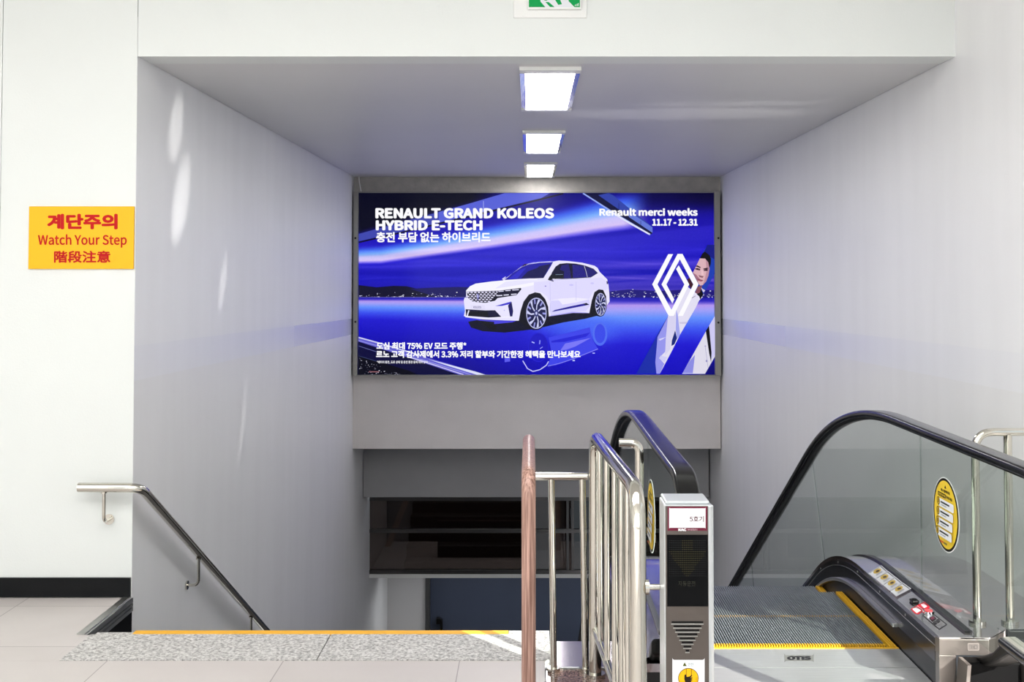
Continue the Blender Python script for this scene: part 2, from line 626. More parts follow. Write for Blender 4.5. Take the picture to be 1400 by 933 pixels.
class FL:
    """printed shapes in a flat (u, v) frame; place(u, v, layer) gives the point in the world"""

    def __init__(self, place, step=0.0002, base=0.0):
        self.place, self.step, self.base = place, step, base
        self.v, self.f, self.c, self.n = [], [], [], 0

    def poly(self, pts, rgb):
        o = len(self.v)
        L = self.base + self.n * self.step
        self.n += 1
        self.v += [self.place(u, v, L) for u, v in pts]
        self.f.append(tuple(range(o, o + len(pts))))
        self.c.append(lin(rgb))
        return self

    def rect(self, u0, v0, u1, v1, rgb):
        return self.poly([(u0, v0), (u1, v0), (u1, v1), (u0, v1)], rgb)

    def rrect(self, u0, v0, u1, v1, r, rgb, asp=1.0):
        pts = []
        for (cx, cy, a0) in ((u1 - r, v1 - r * asp, 0), (u0 + r, v1 - r * asp, 90), (u0 + r, v0 + r * asp, 180), (u1 - r, v0 + r * asp, 270)):
            for k in range(6):
                a = math.radians(a0 + 18 * k)
                pts.append((cx + r * math.cos(a), cy + r * asp * math.sin(a)))
        return self.poly(pts, rgb)

    def ell(self, cu, cv, ru, rv, rgb, n=36, rot=0.0):
        cr, sr = math.cos(rot), math.sin(rot)
        pts = []
        for i in range(n):
            a = 2 * math.pi * i / n
            x, y = ru * math.cos(a), rv * math.sin(a)
            pts.append((cu + x * cr - y * sr, cv + x * sr + y * cr))
        return self.poly(pts, rgb)

    def line(self, pts, w, rgb):
        for (a, b), (c, d) in zip(pts[:-1], pts[1:]):
            L = math.hypot(c - a, d - b) or 1
            nx, ny = -(d - b) / L * w / 2, (c - a) / L * w / 2
            self.poly([(a + nx, b + ny), (c + nx, d + ny), (c - nx, d - ny), (a - nx, b - ny)], rgb)
        return self

    def text(self, s, u0, v0, u1, v1, rgb, bold=0.0, ref=None):
        """fill the box u0..u1, v0 (bottom)..v1 (top) with the text"""
        gv, gf, per = glyphs(s, bold)
        xs = [p[0] for p in gv]
        ys = [p[1] for p in (glyphs(ref, bold)[0] if ref else gv)]
        x0, x1, y0, y1 = min(xs), max(xs), min(ys), max(ys)
        o = len(self.v)
        L = self.base + self.n * self.step
        self.n += 1
        self.v += [self.place(u0 + (x - x0) / (x1 - x0) * (u1 - u0), v0 + (y - y0) / (y1 - y0) * (v1 - v0), L + (i // per) * 0.00003) for i, (x, y) in enumerate(gv)]
        self.base += 0.0003
        self.f += [tuple(i + o for i in q) for q in gf]
        self.c += [lin(rgb)] * len(gf)
        return self

    def build(self, name, m, parent):
        me = bpy.data.meshes.new(name)
        me.from_pydata(self.v, [], self.f)
        me.materials.append(m)
        a = me.color_attributes.new('Col', 'FLOAT_COLOR', 'CORNER')
        d = []
        for p, c in zip(me.polygons, self.c):
            d += [*c, 1.0] * p.loop_total
        a.data.foreach_set('color', d)
        o = bpy.data.objects.new(name, me)
        COL.objects.link(o)
        o.parent = parent
        o.matrix_parent_inverse = Matrix.Translation(-parent.matrix_basis.translation)
        return o


# ------------------------------------------------------------------ the setting
XL, XR, YF, YB, ZC = -1.975, 2.145, 5.712, 12.80, 2.70
HX0, HX1, HY0, HZ = -6.0, 3.3, -4.0, 3.60

fl = MB()
fl.box(HX0, -1.95, HY0, 4.778, -0.25, 0).box(HX0, -1.977, 4.7785, 5.75, -0.25, 0).box(-1.9765, -1.9495, 4.7785, 5.118, -0.25, 0)
fl.box(-1.95, 0.062, HY0, 4.778, -0.25, 0)
fl.box(0.062, 0.66, HY0, 3.2, -0.25, 0)
fl.box(0.66, 1.575, HY0, 3.9, -0.25, 0)
fl.box(1.575, HX1, HY0, 4.46, -0.25, 0)
floor = struct('floor', fl, M_TILE)
struct('trim_1', MB().box(-1.947, -0.885, 4.782, 5.118, -0.12, 0.004).box(-0.880, 0.088, 4.782, 5.118, -0.12, 0.004), M_GRAN)
struct('trim_2', MB().box(-1.765, -0.095, 5.118, 5.168, -0.03, 0.005), M_YEL)
struct('trim_3', MB().box(-1.93, -1.767, 5.118, 5.15, -0.04, 0.002).box(-0.093, 0.088, 5.118, 5.168, -0.04, 0.004), M_GRAN)
t4 = MB().box(-2.012, -1.9765, 5.12, 5.710, 0.0005, 0.005)
for za, zb_ in ((-0.024, 0.0), (-0.042, -0.029), (-0.066, -0.047)):
    t4.box(-1.9765, -1.966, 5.12, 5.710, za, zb_)
struct('trim_4', t4, M_ALU)
struct('trim_5', MB().box(-1.9765, -1.972, 5.119, 5.710, -1.5, -0.001), M_VOID)  # black panel painted for the dark of the void below the floor edge
struct('trim_6', MB().box(0.066, 0.66, 3.2, 4.676, -0.2, 0.0), M_BROWN)
struct('trim_7', MB().box(0.062, 0.37, 4.676, 4.69, -0.2, 0.006), M_ALU)
struct('trim_8', MB().prism([(4.692, -0.06), (4.692, 0.001), (5.0, 0.010), (5.0, -0.06)], 'x', 0.112, 0.368), M_DECK)

wf = MB()
wf.box(HX0, -2.656, YF, YF + 0.2, 0, HZ).box(-2.653, XL - 0.0015, YF, YF + 0.2, 0, HZ)
wall_front = struct('wall_front', wf, M_WHITE)
struct('wall_header', MB().box(XL + 0.002, XR, YF, YF + 0.2, ZC, HZ), M_WHITE)
struct('baseboard_front', MB().box(HX0, XL - 0.004, YF - 0.014, YF, 0.004, 0.098), M_BLACKB)
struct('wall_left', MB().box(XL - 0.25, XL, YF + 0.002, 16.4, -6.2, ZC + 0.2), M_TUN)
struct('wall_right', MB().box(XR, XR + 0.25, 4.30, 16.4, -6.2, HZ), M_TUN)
struct('ceiling', MB().box(XL + 0.005, XR - 0.005, YF + 0.2, YB + 0.9, ZC, ZC + 0.2), M_CEIL)
struct('ceiling_hall', MB().box(HX0, HX1, HY0, YF + 0.2, HZ, HZ + 0.2), M_HALL)

# hall shell behind the camera: left wall, glazed rear and right side
struct('wall_hall_left', MB().box(HX0 - 0.2, HX0, HY0, YF + 0.2, 0, HZ), M_HALL)
hr = MB()
hr.box(HX1, HX1 + 0.2, HY0, 0.48, 0, HZ).box(HX1, HX1 + 0.2, 3.0, 4.50, 0, HZ)
hr.box(HX1, HX1 + 0.2, 0.48, 3.0, 0, 0.7).box(HX1, HX1 + 0.2, 0.48, 2.45, 3.35, HZ).box(HX1, HX1 + 0.2, 2.45, 3.0, 2.9, HZ)  # unseen wall, its openings shaped to place and trim the sun patch
struct('wall_hall_right', hr, M_HALL)
struct('wall_hall_return', MB().box(XR + 0.25, HX1, 4.30, 4.50, 0, HZ), M_HALL)
rw = MB()
rw.box(HX0, HX1, HY0 - 0.2, HY0, 0, 0.35).box(HX0, HX1, HY0 - 0.2, HY0, 3.35, HZ)
for i in range(7):
    x = HX0 + (HX1 - HX0) * i / 6
    rw.box(x - 0.09, x + 0.09, HY0 - 0.2, HY0, 0.35, 3.35)
struct('wall_hall_rear', rw, M_HALL)

# stepped soffit over the stair: lightbox beam, second beam, dark window band, lower wall
struct('wall_back', MB().box(XL, XR - 0.01, YB, YB + 0.85, PY(700, 614, YB)[1], ZC), M_BEAM)
struct('trim_9', MB().box(XL, XR, YB - 0.012, YB, PY(700, 262, YB)[1], ZC - 0.004), M_CONC)
Y2 = 13.6
z2a, z2b = PY(700, 612, Y2)[1], PY(700, 680, Y2)[1]
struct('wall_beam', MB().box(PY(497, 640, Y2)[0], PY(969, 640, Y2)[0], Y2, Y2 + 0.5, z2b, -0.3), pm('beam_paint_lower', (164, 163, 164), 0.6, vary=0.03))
Y3 = 14.2
zt, zm, zb = PY(700, 682, Y3)[1], PY(700, 726, Y3)[1], PY(700, 782, Y3)[1]
win = MB()
for z in (zt, zm, zb):
    win.box(XL, XR, Y3 - 0.03, Y3 + 0.05, z - 0.022, z + 0.022)
for px in (776, 783):
    x = PY(px, 730, Y3)[0]
    win.box(x - 0.015, x + 0.015, Y3 - 0.02, Y3 + 0.04, zb, zt)
w1 = struct('window_1', win, pm('dark_bronze_mullion', (92, 90, 88), 0.3, 0.8))
MB().box(XL, XR, Y3, Y3 + 0.012, zb, zt).build('pane', M_TINT, w1)
# the dim interior seen through that window
struct('wall_inner', MB().box(XL, XR, 15.9, 16.0, -2.3, -0.3), M_BROWNIN)
struct('ceiling_lower', MB().box(XL, XR, Y3 - 0.03, 16.3, zb - 0.07, zb - 0.024), M_HALL)
struct('trim_10', MB().prism([(-1.93, -2.02), (-1.85, -2.02), (-1.45, -1.02), (-1.53, -1.02)], 'y', 15.3, 15.34), M_TAN)
struct('trim_11', MB().box(PY(734, 700, 15.4)[0], PY(766, 700, 15.4)[0], 15.4, 15.7, -2.2, -0.4), M_TAN)
struct('trim_12', MB().box(-1.2, 0.05, 15.0, 15.1, -2.2, -1.62), M_BROWNIN)
# lower wall and navy partition at the foot of the stair
struct('wall_far', MB().box(XL, PY(582, 820, 16.0)[0], 16.0, 16.2, -6.2, zb - 0.071), pm('far_wall_paint', (196, 194, 194), 0.6))
d1 = struct('door_1', MB().box(PY(588, 820, 16.0)[0], XR, 16.06, 16.12, -6.2, zb - 0.071), M_NAVY)
xd = PY(600, 850, 16.0)[0]
MB().box(xd - 0.035, xd + 0.02, 15.96, 16.05, PY(600, 853, 16)[1], PY(600, 845, 16)[1]).box(xd + 0.02, xd + 0.05, 15.98, 16.05, PY(600, 870, 16)[1], PY(600, 847, 16)[1]).build('door_handle', M_DARK, d1, 0.008)
struct('trim_13', MB().box(PY(582, 820, 16.0)[0], PY(588, 820, 16.0)[0], 15.94, 16.12, -6.2, zb - 0.071), pm('door_frame_grey', (82, 82, 82), 0.4, 0.5))
struct('floor_lower', MB().box(XL, XR, 5.2, 16.4, -6.4, -4.9), pm('lower_floor_tile', (96, 92, 90), 0.5))
st = MB()
prof = []
nst = 27
for i in range(nst):
    y, z = 5.168 + i * 0.30, -0.172 * (i + 1)
    prof += [(y, z), (y + 0.30, z)]
prof += [(5.168 + nst * 0.30, -5.0), (5.168, -5.0)]
st.prism(prof, 'x', -1.971, 0.10)
struct('stairs', st, granite('dark_stair_granite', ((50, 48, 47), (84, 82, 80), (112, 109, 107)), 74, 0.6))

# ------------------------------------------------------------------ backlit advertisement
YP = YB - 0.085


def bp(px, py, L=0.0):
    x, z = PY(px, py, YP)
    return (x, YP - 0.002 - L, z)


bx0, bz1 = PY(490.5, 264, YP)
bx1, bz0 = PY(977, 512.5, YP)
ad = thing('advertising_lightbox', 'large backlit blue car advertisement filling the beam above the stairwell', 'lightbox', ((bx0 + bx1) / 2, YB, bz0))
fr = MB()
fx0, fx1 = PY(484.5, 300, YP)[0], PY(983.5, 300, YP)[0]
fr.box(fx0, bx0, YP - 0.058, YB, bz0 - 0.01, bz1 + 0.012).box(bx1, fx1, YP - 0.058, YB, bz0 - 0.01, bz1 + 0.012)
fr.box(bx0, bx1, YP - 0.05, YB, bz1, bz1 + 0.012).box(bx0, bx1, YP - 0.05, YB, bz0 - 0.01, bz0)
frame = fr.build('frame', M_FRAME, ad)
for px, py in ((487, 326), (487, 440), (981, 326), (981, 441)):
    x, z = PY(px, py, YP)
    MB().disc((x, YP - 0.058, z), (0, -1, 0), 0.012, 0.006, 10).build('screw', M_DARK, ad)
MB().tube(fillet([(PY(491, 243, YP)[0], YP - 0.02, ZC - 0.002), (PY(492, 250, YP)[0], YP - 0.03, ZC - 0.07), (PY(494.5, 263, YP)[0], YP - 0.02, bz1 + 0.0)], 0.05), 0.006, 8).build('cable', M_PLASTIC, ad)


def ss(a, b, x):
    t = np.clip((x - a) / (b - a), 0, 1)
    return t * t * (3 - 2 * t)


def ramp(t, keys):
    k = [q[0] for q in keys]
    return np.stack([np.interp(t, k, [q[1][i] for q in keys]) for i in range(3)], -1)


def picture_background():
    nx, ny = 325, 250
    xs = np.linspace(490.5, 977, nx)
    ys = np.linspace(264, 512.5, ny)
    X, Y = np.meshgrid(xs, ys)
    rs = np.random.RandomState(4)
    C = ramp(Y, [(264, (14, 6, 120)), (300, (20, 8, 165)), (345, (30, 20, 200)), (385, (24, 18, 190)), (400, (22, 16, 165)), (407, (20, 12, 150))])

    def mix(C, col, k):
        k = np.clip(k, 0, 1)[..., None]
        return C * (1 - k) + np.asarray(col, float) * k
    # dark corners
    s = Y - (321 - 0.271 * (X - 491))
    C = mix(C, (3, 3, 28), ss(6, -8, s) * (1 - ss(640, 700, X)))
    C = mix(C, (6, 0, 70), ss(300, 264, Y) * ss(830, 900, X))
    C = mix(C, (4, 0, 45), ss(290, 262, Y) * ss(900, 975, X))
    # sweeping light trail
    yl = np.interp(X, [490, 521, 600, 670, 741, 810, 879, 980], [361.5, 361, 350.5, 341, 331, 321.5, 313, 302])
    w = np.interp(X, [490, 600, 740, 830, 900], [0.72, 0.9, 1.15, 1.5, 1.6])
    t = (yl - Y) / w
    trail = ramp(t, [(0, (30, 20, 195)), (3, (120, 105, 235)), (6.5, (214, 195, 246)), (13, (200, 195, 250)), (19, (120, 172, 250)), (26, (62, 100, 236)), (37, (26, 16, 180))])
    k = ss(-0.5, 1.5, t) * ss(38, 26, t) * ss(893, 850, X)
    C = C * (1 - k[..., None]) + trail * k[..., None]
    C = mix(C, (48, 40, 205), ss(-2, -5, t) * ss(-26, -8, t) * 0.55)
    # streaky clouds on the right
    n = np.zeros_like(X)
    for i in range(26):
        y0, a, ph, fr_ = rs.uniform(325, 402), rs.uniform(-1, 1), rs.uniform(0, 6), rs.uniform(0.01, 0.035)
        n += a * np.exp(-((Y - y0 - 2.5 * np.sin(X * fr_ + ph)) / rs.uniform(1.2, 3.4)) ** 2)
    cl = ss(690, 860, X) * ss(338, 388, Y) * ss(408, 396, Y)
    C = mix(C, (128, 100, 205), cl * (0.42 + 0.34 * n))
    C = C + (n * 9 * ss(325, 350, Y) * ss(408, 398, Y))[..., None]
    # water below the horizon
    d = Y - 407.0
    sc_ = np.interp(X, [490, 640, 835, 977], [1.0, 1.15, 2.15, 2.15])
    q = d / sc_
    water = ramp(q, [(0, (20, 14, 165)), (2.2, (46, 36, 190)), (5, (178, 150, 238)), (8, (160, 158, 246)), (13, (98, 142, 250)), (20, (60, 84, 238)), (30, (26, 18, 208)), (52, (14, 6, 185)), (100, (8, 2, 128))])
    C = np.where((d > 0)[..., None], water, C)
    C = mix(C, (70, 105, 246), ss(700, 800, X) * ss(860, 815, X) * ss(428, 446, Y) * ss(480, 452, Y) * 0.8)
    C = mix(C, (4, 2, 70), ss(0.0, 26.0, Y - (462 + 0.36 * (X - 490))) * 0.9)
    C = mix(C, (3, 0, 90), ss(930, 977, X) * ss(470, 510, Y) * 0.8)
    C += rs.uniform(-2.5, 2.5, X.shape)[..., None]
    C = np.clip(C, 0, 255) / 255.0
    C = np.where(C <= 0.04045, C / 12.92, ((C + 0.055) / 1.055) ** 2.4)
    vs = []
    for j in range(ny):
        z0 = None
        for i in range(nx):
            vs.append(bp(xs[i], ys[j], -0.001))
    fs = [(j * nx + i, j * nx + i + 1, (j + 1) * nx + i + 1, (j + 1) * nx + i) for j in range(ny - 1) for i in range(nx - 1)]
    me = bpy.data.meshes.new('picture_panel')
    me.from_pydata(vs, [], [f[::-1] for f in fs])
    me.materials.append(M_GLOW)
    a = me.color_attributes.new('Col', 'FLOAT_COLOR', 'POINT')
    a.data.foreach_set('color', np.concatenate([C.reshape(-1, 3), np.ones((nx * ny, 1))], 1).ravel().astype(np.float32))
    o = bpy.data.objects.new('picture_panel', me)
    COL.objects.link(o)
    o.parent = ad
    o.matrix_parent_inverse = Matrix.Translation(-ad.location)
    return o


picture_background()
random.seed(7)


def c1(*p):
    return [(625 + x / 8.48, 350 + y / 8.48) for x, y in p]


def c2(*p):
    return [(730 + x / 8.48, 350 + y / 8.48) for x, y in p]


def c3(*p):
    return [(885 + x / 9.82, 335 + y / 9.82) for x, y in p]


def c4(*p):
    return [(865 + x / 9.82, 420 + y / 9.82) for x, y in p]


STEP = 0.00012
sn = FL(bp, STEP, 0.0006)       # scenery: bridge beams, hills, town lights, road
sn.poly([(490.5, 320), (560, 301), (640, 279), (690, 264.2), (752, 264.2), (740, 271), (640, 295), (560, 314), (490.5, 330)], (86, 96, 214))
sn.poly([(490.5, 320), (560, 301), (600, 290), (600, 304), (560, 314), (490.5, 330)], (62, 70, 172))
sn.line([(490.5, 331.5), (560, 315.5), (640, 296.5), (740, 272.5), (770, 264.8)], 2.2, (8, 6, 40))
sn.line([(661, 275), (661, 289)], 0.7, (170, 180, 240))
sn.poly([(798, 264.2), (829, 264.2), (892, 312), (892, 319), (889, 321.5), (884, 319)], (14, 14, 60))
sn.poly([(832, 264.2), (838, 267), (892, 310.5), (892, 318), (838, 281), (818, 267)], (48, 66, 168))
sn.poly([(858, 288), (892, 311), (892, 318.5), (860, 297)], (96, 118, 214))
for x in (846, 876):
    sn.line([(x, 0.8 * x - 0.8 * 846 + 278), (x, 0.8 * x - 0.8 * 846 + 287)], 0.6, (14, 16, 70))
sn.line([(797, 264.4), (842, 293), (889, 321)], 1.9, (150, 170, 246))
sn.line([(834, 289), (862, 306), (888, 320.5)], 2.2, (226, 228, 250))
sn.poly([(490.5, 390), (515, 393), (538, 391), (556, 391.5), (575, 396), (592, 401), (606, 406.5), (490.5, 407)], (12, 10, 44))
sn.poly([(560, 395), (590, 393.5), (625, 392.5), (650, 393), (650, 407), (600, 407)], (18, 14, 92))
sn.poly([(828, 399), (860, 396), (900, 398), (940, 396), (977, 397), (977, 407), (828, 407)], (26, 18, 118))
for i in range(150):
    left = random.random() < 0.45
    x = random.uniform(491, 652) if left else random.uniform(833, 976)
    y = 406.2 - abs(random.gauss(0, 2.6 if left else 3.8))
    b = random.choice((120, 170, 215, 250))
    w_ = random.uniform(0.5, 2.2)
    sn.rect(x, y, x + w_, y + random.uniform(0.5, 1.0), (b, b, min(255, b + 40)))
sn.rect(490.5, 406.2, 640, 407.0, (90, 84, 170))
# road of light lower left
sn.poly([(490.5, 461), (512, 467), (560, 482), (612, 497), (660, 512.4), (620, 512.4), (560, 490), (490.5, 467)], (96, 92, 205))
sn.poly([(490.5, 467), (560, 489.5), (628, 512.4), (490.5, 512.4)], (8, 7, 58))
sn.poly([(490.5, 486), (520, 495), (560, 507), (572, 512.4), (490.5, 512.4)], (3, 3, 20))
sn.line([(490.5, 461.4), (520, 469.5), (575, 486)], 1.7, (205, 205, 244))
sn.line([(490.5, 465.5), (520, 474), (575, 492), (632, 512)], 1.0, (150, 150, 226))
sn.line([(490.5, 473), (515, 481)], 0.8, (92, 96, 160))
sn.line([(490.5, 486.5), (515, 494)], 0.6, (60, 70, 120))
sn.poly([(585, 491), (612, 498), (650, 508), (664, 512.4), (652, 512.4), (612, 500)], (222, 226, 250))
sn.line([(560, 488.5), (600, 501), (634, 512.2)], 1.2, (210, 206, 240))
sn.line([(575, 491), (610, 502), (644, 512.2)], 0.7, (170, 170, 236))
for i in range(60):
    x = random.uniform(491, 548)
    y = random.uniform(max(489, 488 + (x - 491) * 0.42), 512)
    b = random.choice((70, 110, 160, 220))
    sn.rect(x, y, x + random.uniform(0.5, 1.6), y + random.uniform(0.5, 1.1), (b, b, min(255, b + 20)))
sn.rect(505, 507.5, 519, 509, (140, 92, 100))
sn.build('printed_scenery', M_GLOW, ad)

cr = FL(bp, STEP, 0.016)        # the white car with its shadow and its mirror image in the water
cr.poly([(640, 440), (662, 436), (700, 432), (760, 428), (800, 421), (822, 417), (824, 430), (800, 436), (770, 441), (745, 447), (725, 451), (690, 455), (660, 453), (644, 448)], (6, 6, 36))
cr.poly([(655, 437), (680, 446), (676, 452), (668, 449)], (4, 4, 16))
body = c1((105, 402), (150, 352), (215, 322), (400, 297), (530, 285), (640, 205), (740, 128), (810, 92), (890, 76)) + \
    c2((60, 76), (220, 66), (290, 55), (390, 60), (560, 80), (700, 115), (737, 140), (760, 185), (848, 272), (862, 335), (872, 430), (876, 530), (850, 566), (825, 590), (780, 690), (640, 664), (450, 660), (170, 702), (0, 720)) + \
    c1((715, 752), (560, 748), (300, 737), (100, 712), (80, 690), (92, 640), (78, 520), (85, 490), (106, 470))
cr.poly(body, (232, 228, 254))
cr.poly(c1((105, 402), (150, 352), (215, 322), (400, 297), (540, 284), (930, 266), (930, 330), (740, 372), (480, 402), (105, 412)), (246, 244, 255))
cr.poly(c1((440, 380), (560, 300), (700, 285), (930, 282), (930, 300), (640, 350)), (230, 227, 252))
cr.poly(c2((0, 305), (180, 290), (480, 280), (660, 262), (780, 250), (845, 300), (860, 380), (830, 400), (690, 400), (640, 500), (250, 500), (180, 520), (150, 470), (90, 420), (0, 410)), (222, 217, 254))
cr.poly(c2((195, 520), (640, 505), (650, 580), (600, 640), (450, 652), (200, 690), (180, 640)), (214, 209, 254))
cr.poly(c2((275, 498), (480, 484), (650, 500), (490, 540), (330, 565)), (238, 234, 255))
# windscreen and side glass
cr.poly(c1((548, 280), (640, 205), (745, 130), (830, 98), (930, 84)) + c2((60, 80), (222, 72), (190, 130), (110, 258), (0, 262)) + c1((840, 262)), (24, 18, 160))
cr.poly(c1((740, 262), (820, 180), (930, 140)) + c2((60, 120), (195, 92), (110, 258), (0, 262)), (12, 8, 78))
cr.poly(c1((585, 276), (730, 160), (800, 140), (700, 262)), (40, 36, 196))
cr.line(c1((740, 126), (800, 98), (900, 80)) + c2((60, 72), (200, 64)), 0.8, (150, 150, 236))
cr.poly(c1((735, 130), (780, 96), (830, 90), (790, 112)), (40, 12, 60))
cr.poly(c1((518, 268), (560, 240), (565, 246), (540, 282)), (210, 206, 246))
cr.poly(c2((190, 265), (205, 200), (250, 125), (300, 92), (380, 84), (480, 90), (590, 112), (690, 150), (740, 200), (660, 250), (480, 262), (330, 268)), (10, 8, 50))
cr.poly(c2((345, 262), (350, 180), (300, 160), (320, 110), (400, 96), (420, 180), (430, 262)), (26, 18, 112))
cr.poly(c2((445, 100), (570, 118), (612, 246), (452, 256)), (28, 20, 128))
cr.poly(c2((600, 128), (690, 158), (730, 200), (660, 244), (622, 246)), (24, 18, 110))
cr.line(c2((580, 112), (600, 170), (618, 245)), 0.7, (190, 190, 240))
cr.line(c2((405, 96), (430, 190), (438, 262)), 0.9, (8, 6, 40))
cr.poly(c2((160, 278), (180, 240), (205, 210), (215, 270), (230, 300)), (10, 10, 26))
cr.poly(c2((205, 225), (240, 208), (330, 210), (348, 222), (335, 255), (250, 268), (205, 262)), (16, 20, 34))
cr.line(c2((250, 218), (335, 216)), 0.6, (120, 140, 170))
cr.line(c2((200, 282), (480, 268), (660, 256)), 0.5, (160, 155, 225))
cr.ell(*c2((432, 338))[0], 3.0, 1.3, (200, 195, 248))
cr.ell(*c2((675, 318))[0], 2.4, 1.3, (202, 197, 248))
cr.line(c2((488, 300), (488, 520)), 0.35, (180, 175, 230))
cr.line(c2((186, 310), (190, 640)), 0.35, (180, 175, 230))
cr.rect(*c2((126, 346))[0], *c2((142, 356))[0], (110, 90, 190))
cr.poly(c2((840, 290), (858, 300), (856, 330), (842, 325)), (60, 50, 110))
cr.poly(c2((205, 650), (240, 628), (420, 585), (600, 548), (640, 565), (600, 575), (420, 610)), (34, 24, 150))
cr.poly(c2((570, 556), (605, 545), (642, 566), (600, 574)), (10, 8, 50))
cr.poly(c2((160, 704), (450, 662), (640, 664), (600, 655), (440, 648), (200, 690)), (176, 168, 246))
# grille, lamps, lower intake
cr.poly(c1((110, 418), (480, 404), (740, 372), (745, 388), (690, 455), (470, 490), (440, 520), (330, 545), (190, 535), (130, 490)), (14, 12, 34))
for r_ in range(6):
    for q in range(10):
        gx = 128 + q * 42 + (21 if r_ % 2 else 0) + r_ * 2
        gy = 428 + r_ * 21 - q * 1.2
        if gx > 470 or (r_ > 2 and gx > 470 - (r_ - 2) * 32) or (r_ > 3 and gx < 128 + (r_ - 3) * 26):
            continue
        cr.poly(c1((gx - 17, gy), (gx - 8, gy - 6.5), (gx + 8, gy - 6.5), (gx + 17, gy), (gx + 8, gy + 6.5), (gx - 8, gy + 6.5)), (228, 224, 252))
cr.poly(c1((225, 470), (240, 430), (258, 470), (245, 515)), (60, 58, 150))
cr.poly(c1((232, 468), (240, 442), (250, 468), (242, 495)), (200, 200, 250))
cr.poly(c1((470, 405), (742, 376), (742, 388), (690, 452), (475, 470)), (16, 12, 46))
for a, b_ in ((480, 540), (560, 620), (640, 715)):
    cr.line(c1((a, 412 - (a - 480) * 0.1), (b_, 408 - (a - 480) * 0.1)), 1.2, (226, 224, 252))
for a, b_ in ((475, 525), (540, 600), (625, 690)):
    cr.line(c1((a, 462 - (a - 475) * 0.1), (b_, 458 - (a - 475) * 0.1)), 1.3, (230, 228, 252))
cr.poly(c1((440, 582), (630, 528), (610, 560), (520, 580)), (60, 52, 205))
cr.poly(c1((590, 575), (632, 532), (650, 640), (640, 705), (615, 706)), (24, 18, 92))
cr.poly(c1((155, 570), (320, 572), (330, 625), (160, 620)), (226, 222, 248))
cr.poly(c1((100, 618), (330, 632), (440, 630), (512, 706), (380, 716), (105, 695)), (16, 14, 52))
cr.poly(c1((130, 640), (355, 642), (365, 706), (140, 692)), (12, 12, 24))
cr.poly(c1((130, 630), (145, 632), (125, 698), (112, 692)), (232, 230, 252))
cr.line(c1((80, 694), (300, 722), (640, 706)), 0.9, (246, 244, 255))
cr.poly(c1((110, 716), (300, 742), (690, 752), (640, 770), (430, 790), (430, 765), (260, 750)), (70, 64, 220))
cr.ell(*c1((548, 632))[0], 0.8, 0.8, (190, 186, 240))
# number plate lettering, wheel arches and wheels
ptx = c1((190, 608), (280, 582))
cr.text('KOLEOS', ptx[0][0], ptx[0][1], ptx[1][0], ptx[1][1], (120, 116, 160), 0.01)
cr.poly(c1((715, 752), (735, 640), (770, 530), (830, 450), (900, 424)) + c2((0, 420), (70, 432), (130, 500), (165, 590), (172, 700), (130, 790), (60, 852), (0, 860)) + c1((850, 850), (770, 800)), (9, 8, 26))
cr.poly(c2((640, 664), (668, 520), (700, 420), (750, 388), (800, 395), (835, 470), (838, 600), (805, 690), (760, 704), (700, 690)), (9, 8, 26))


def wheel(cx, cy, rx, ry, ph):
    cr.ell(cx, cy, rx * 1.13, ry * 1.08, (16, 16, 34))
    cr.ell(cx, cy, rx, ry, (196, 198, 244))
    cr.ell(cx, cy, rx * 0.93, ry * 0.94, (22, 24, 74))
    for i in range(7):
        a = 2 * math.pi * i / 7 + ph

        def p(r, da):
            return (cx + rx * r * math.cos(a + da), cy + ry * r * math.sin(a + da))
        cr.poly([p(0.14, -0.3), p(0.5, 0.02), p(0.92, 0.22), p(0.92, 0.46), p(0.54, 0.22), p(0.16, 0.3)], (206, 208, 246))
        cr.poly([p(0.60, 0.62), p(0.92, 0.66), p(0.92, 0.80), p(0.62, 0.80)], (150, 152, 226))
    cr.ell(cx, cy, rx * 0.22, ry * 0.22, (50, 54, 120))
    cr.ell(cx, cy, rx * 0.1, ry * 0.1, (200, 204, 244))


wheel(733.3, 428.4, 13.8, 21.2, 0.2)
wheel(820.9, 416.2, 7.4, 15.4, 0.5)
cr.build('printed_car', M_GLOW, ad)

mr = FL(bp, STEP, 0.0125)       # mirror image of the car in the water


def c6(*p):
    return [(690 + x / 9.333, 430 + y / 9.333) for x, y in p]


mr.poly(c6((560, 295), (1085, 165), (1115, 320), (1190, 440), (880, 560), (640, 650), (550, 650), (600, 500)), (60, 66, 232))
mr.poly(c6((590, 340), (1090, 232), (1040, 285), (770, 350), (600, 360)), (34, 34, 214))
mr.poly(c6((710, 460), (770, 372), (1100, 300), (900, 410), (790, 450)), (120, 118, 244))
mr.line(c6((550, 660), (700, 625), (880, 565), (1190, 440)), 1.0, (130, 130, 244))
mr.ell(*c6((1215, 250))[0], 10, 16, (78, 108, 240))
mr.ell(*c6((1215, 245))[0], 7.4, 13, (56, 72, 232))
mr.ell(*c6((430, 420))[0], 14, 20, (30, 26, 208))
mr.ell(*c6((430, 420))[0], 13.2, 19, (22, 16, 192))
mr.line(c6((230, 590), (290, 690), (360, 728), (450, 705), (530, 650), (560, 600)), 1.3, (196, 196, 250))
mr.line(c6((345, 350), (380, 365)), 1.4, (190, 200, 250))
mr.line(c6((450, 330), (445, 380)), 1.3, (150, 160, 250))
mr.line(c6((450, 438), (485, 415)), 0.8, (170, 176, 250))
mr.poly(c6((0, 560), (70, 545), (70, 600), (0, 610)), (90, 90, 236))
mr.rect(*c6((865, 580))[0], *c6((895, 596))[0], (190, 200, 250))
mr.rect(*c6((1120, 488))[0], *c6((1150, 500))[0], (190, 200, 250))
mr.build('printed_reflection', M_GLOW, ad)

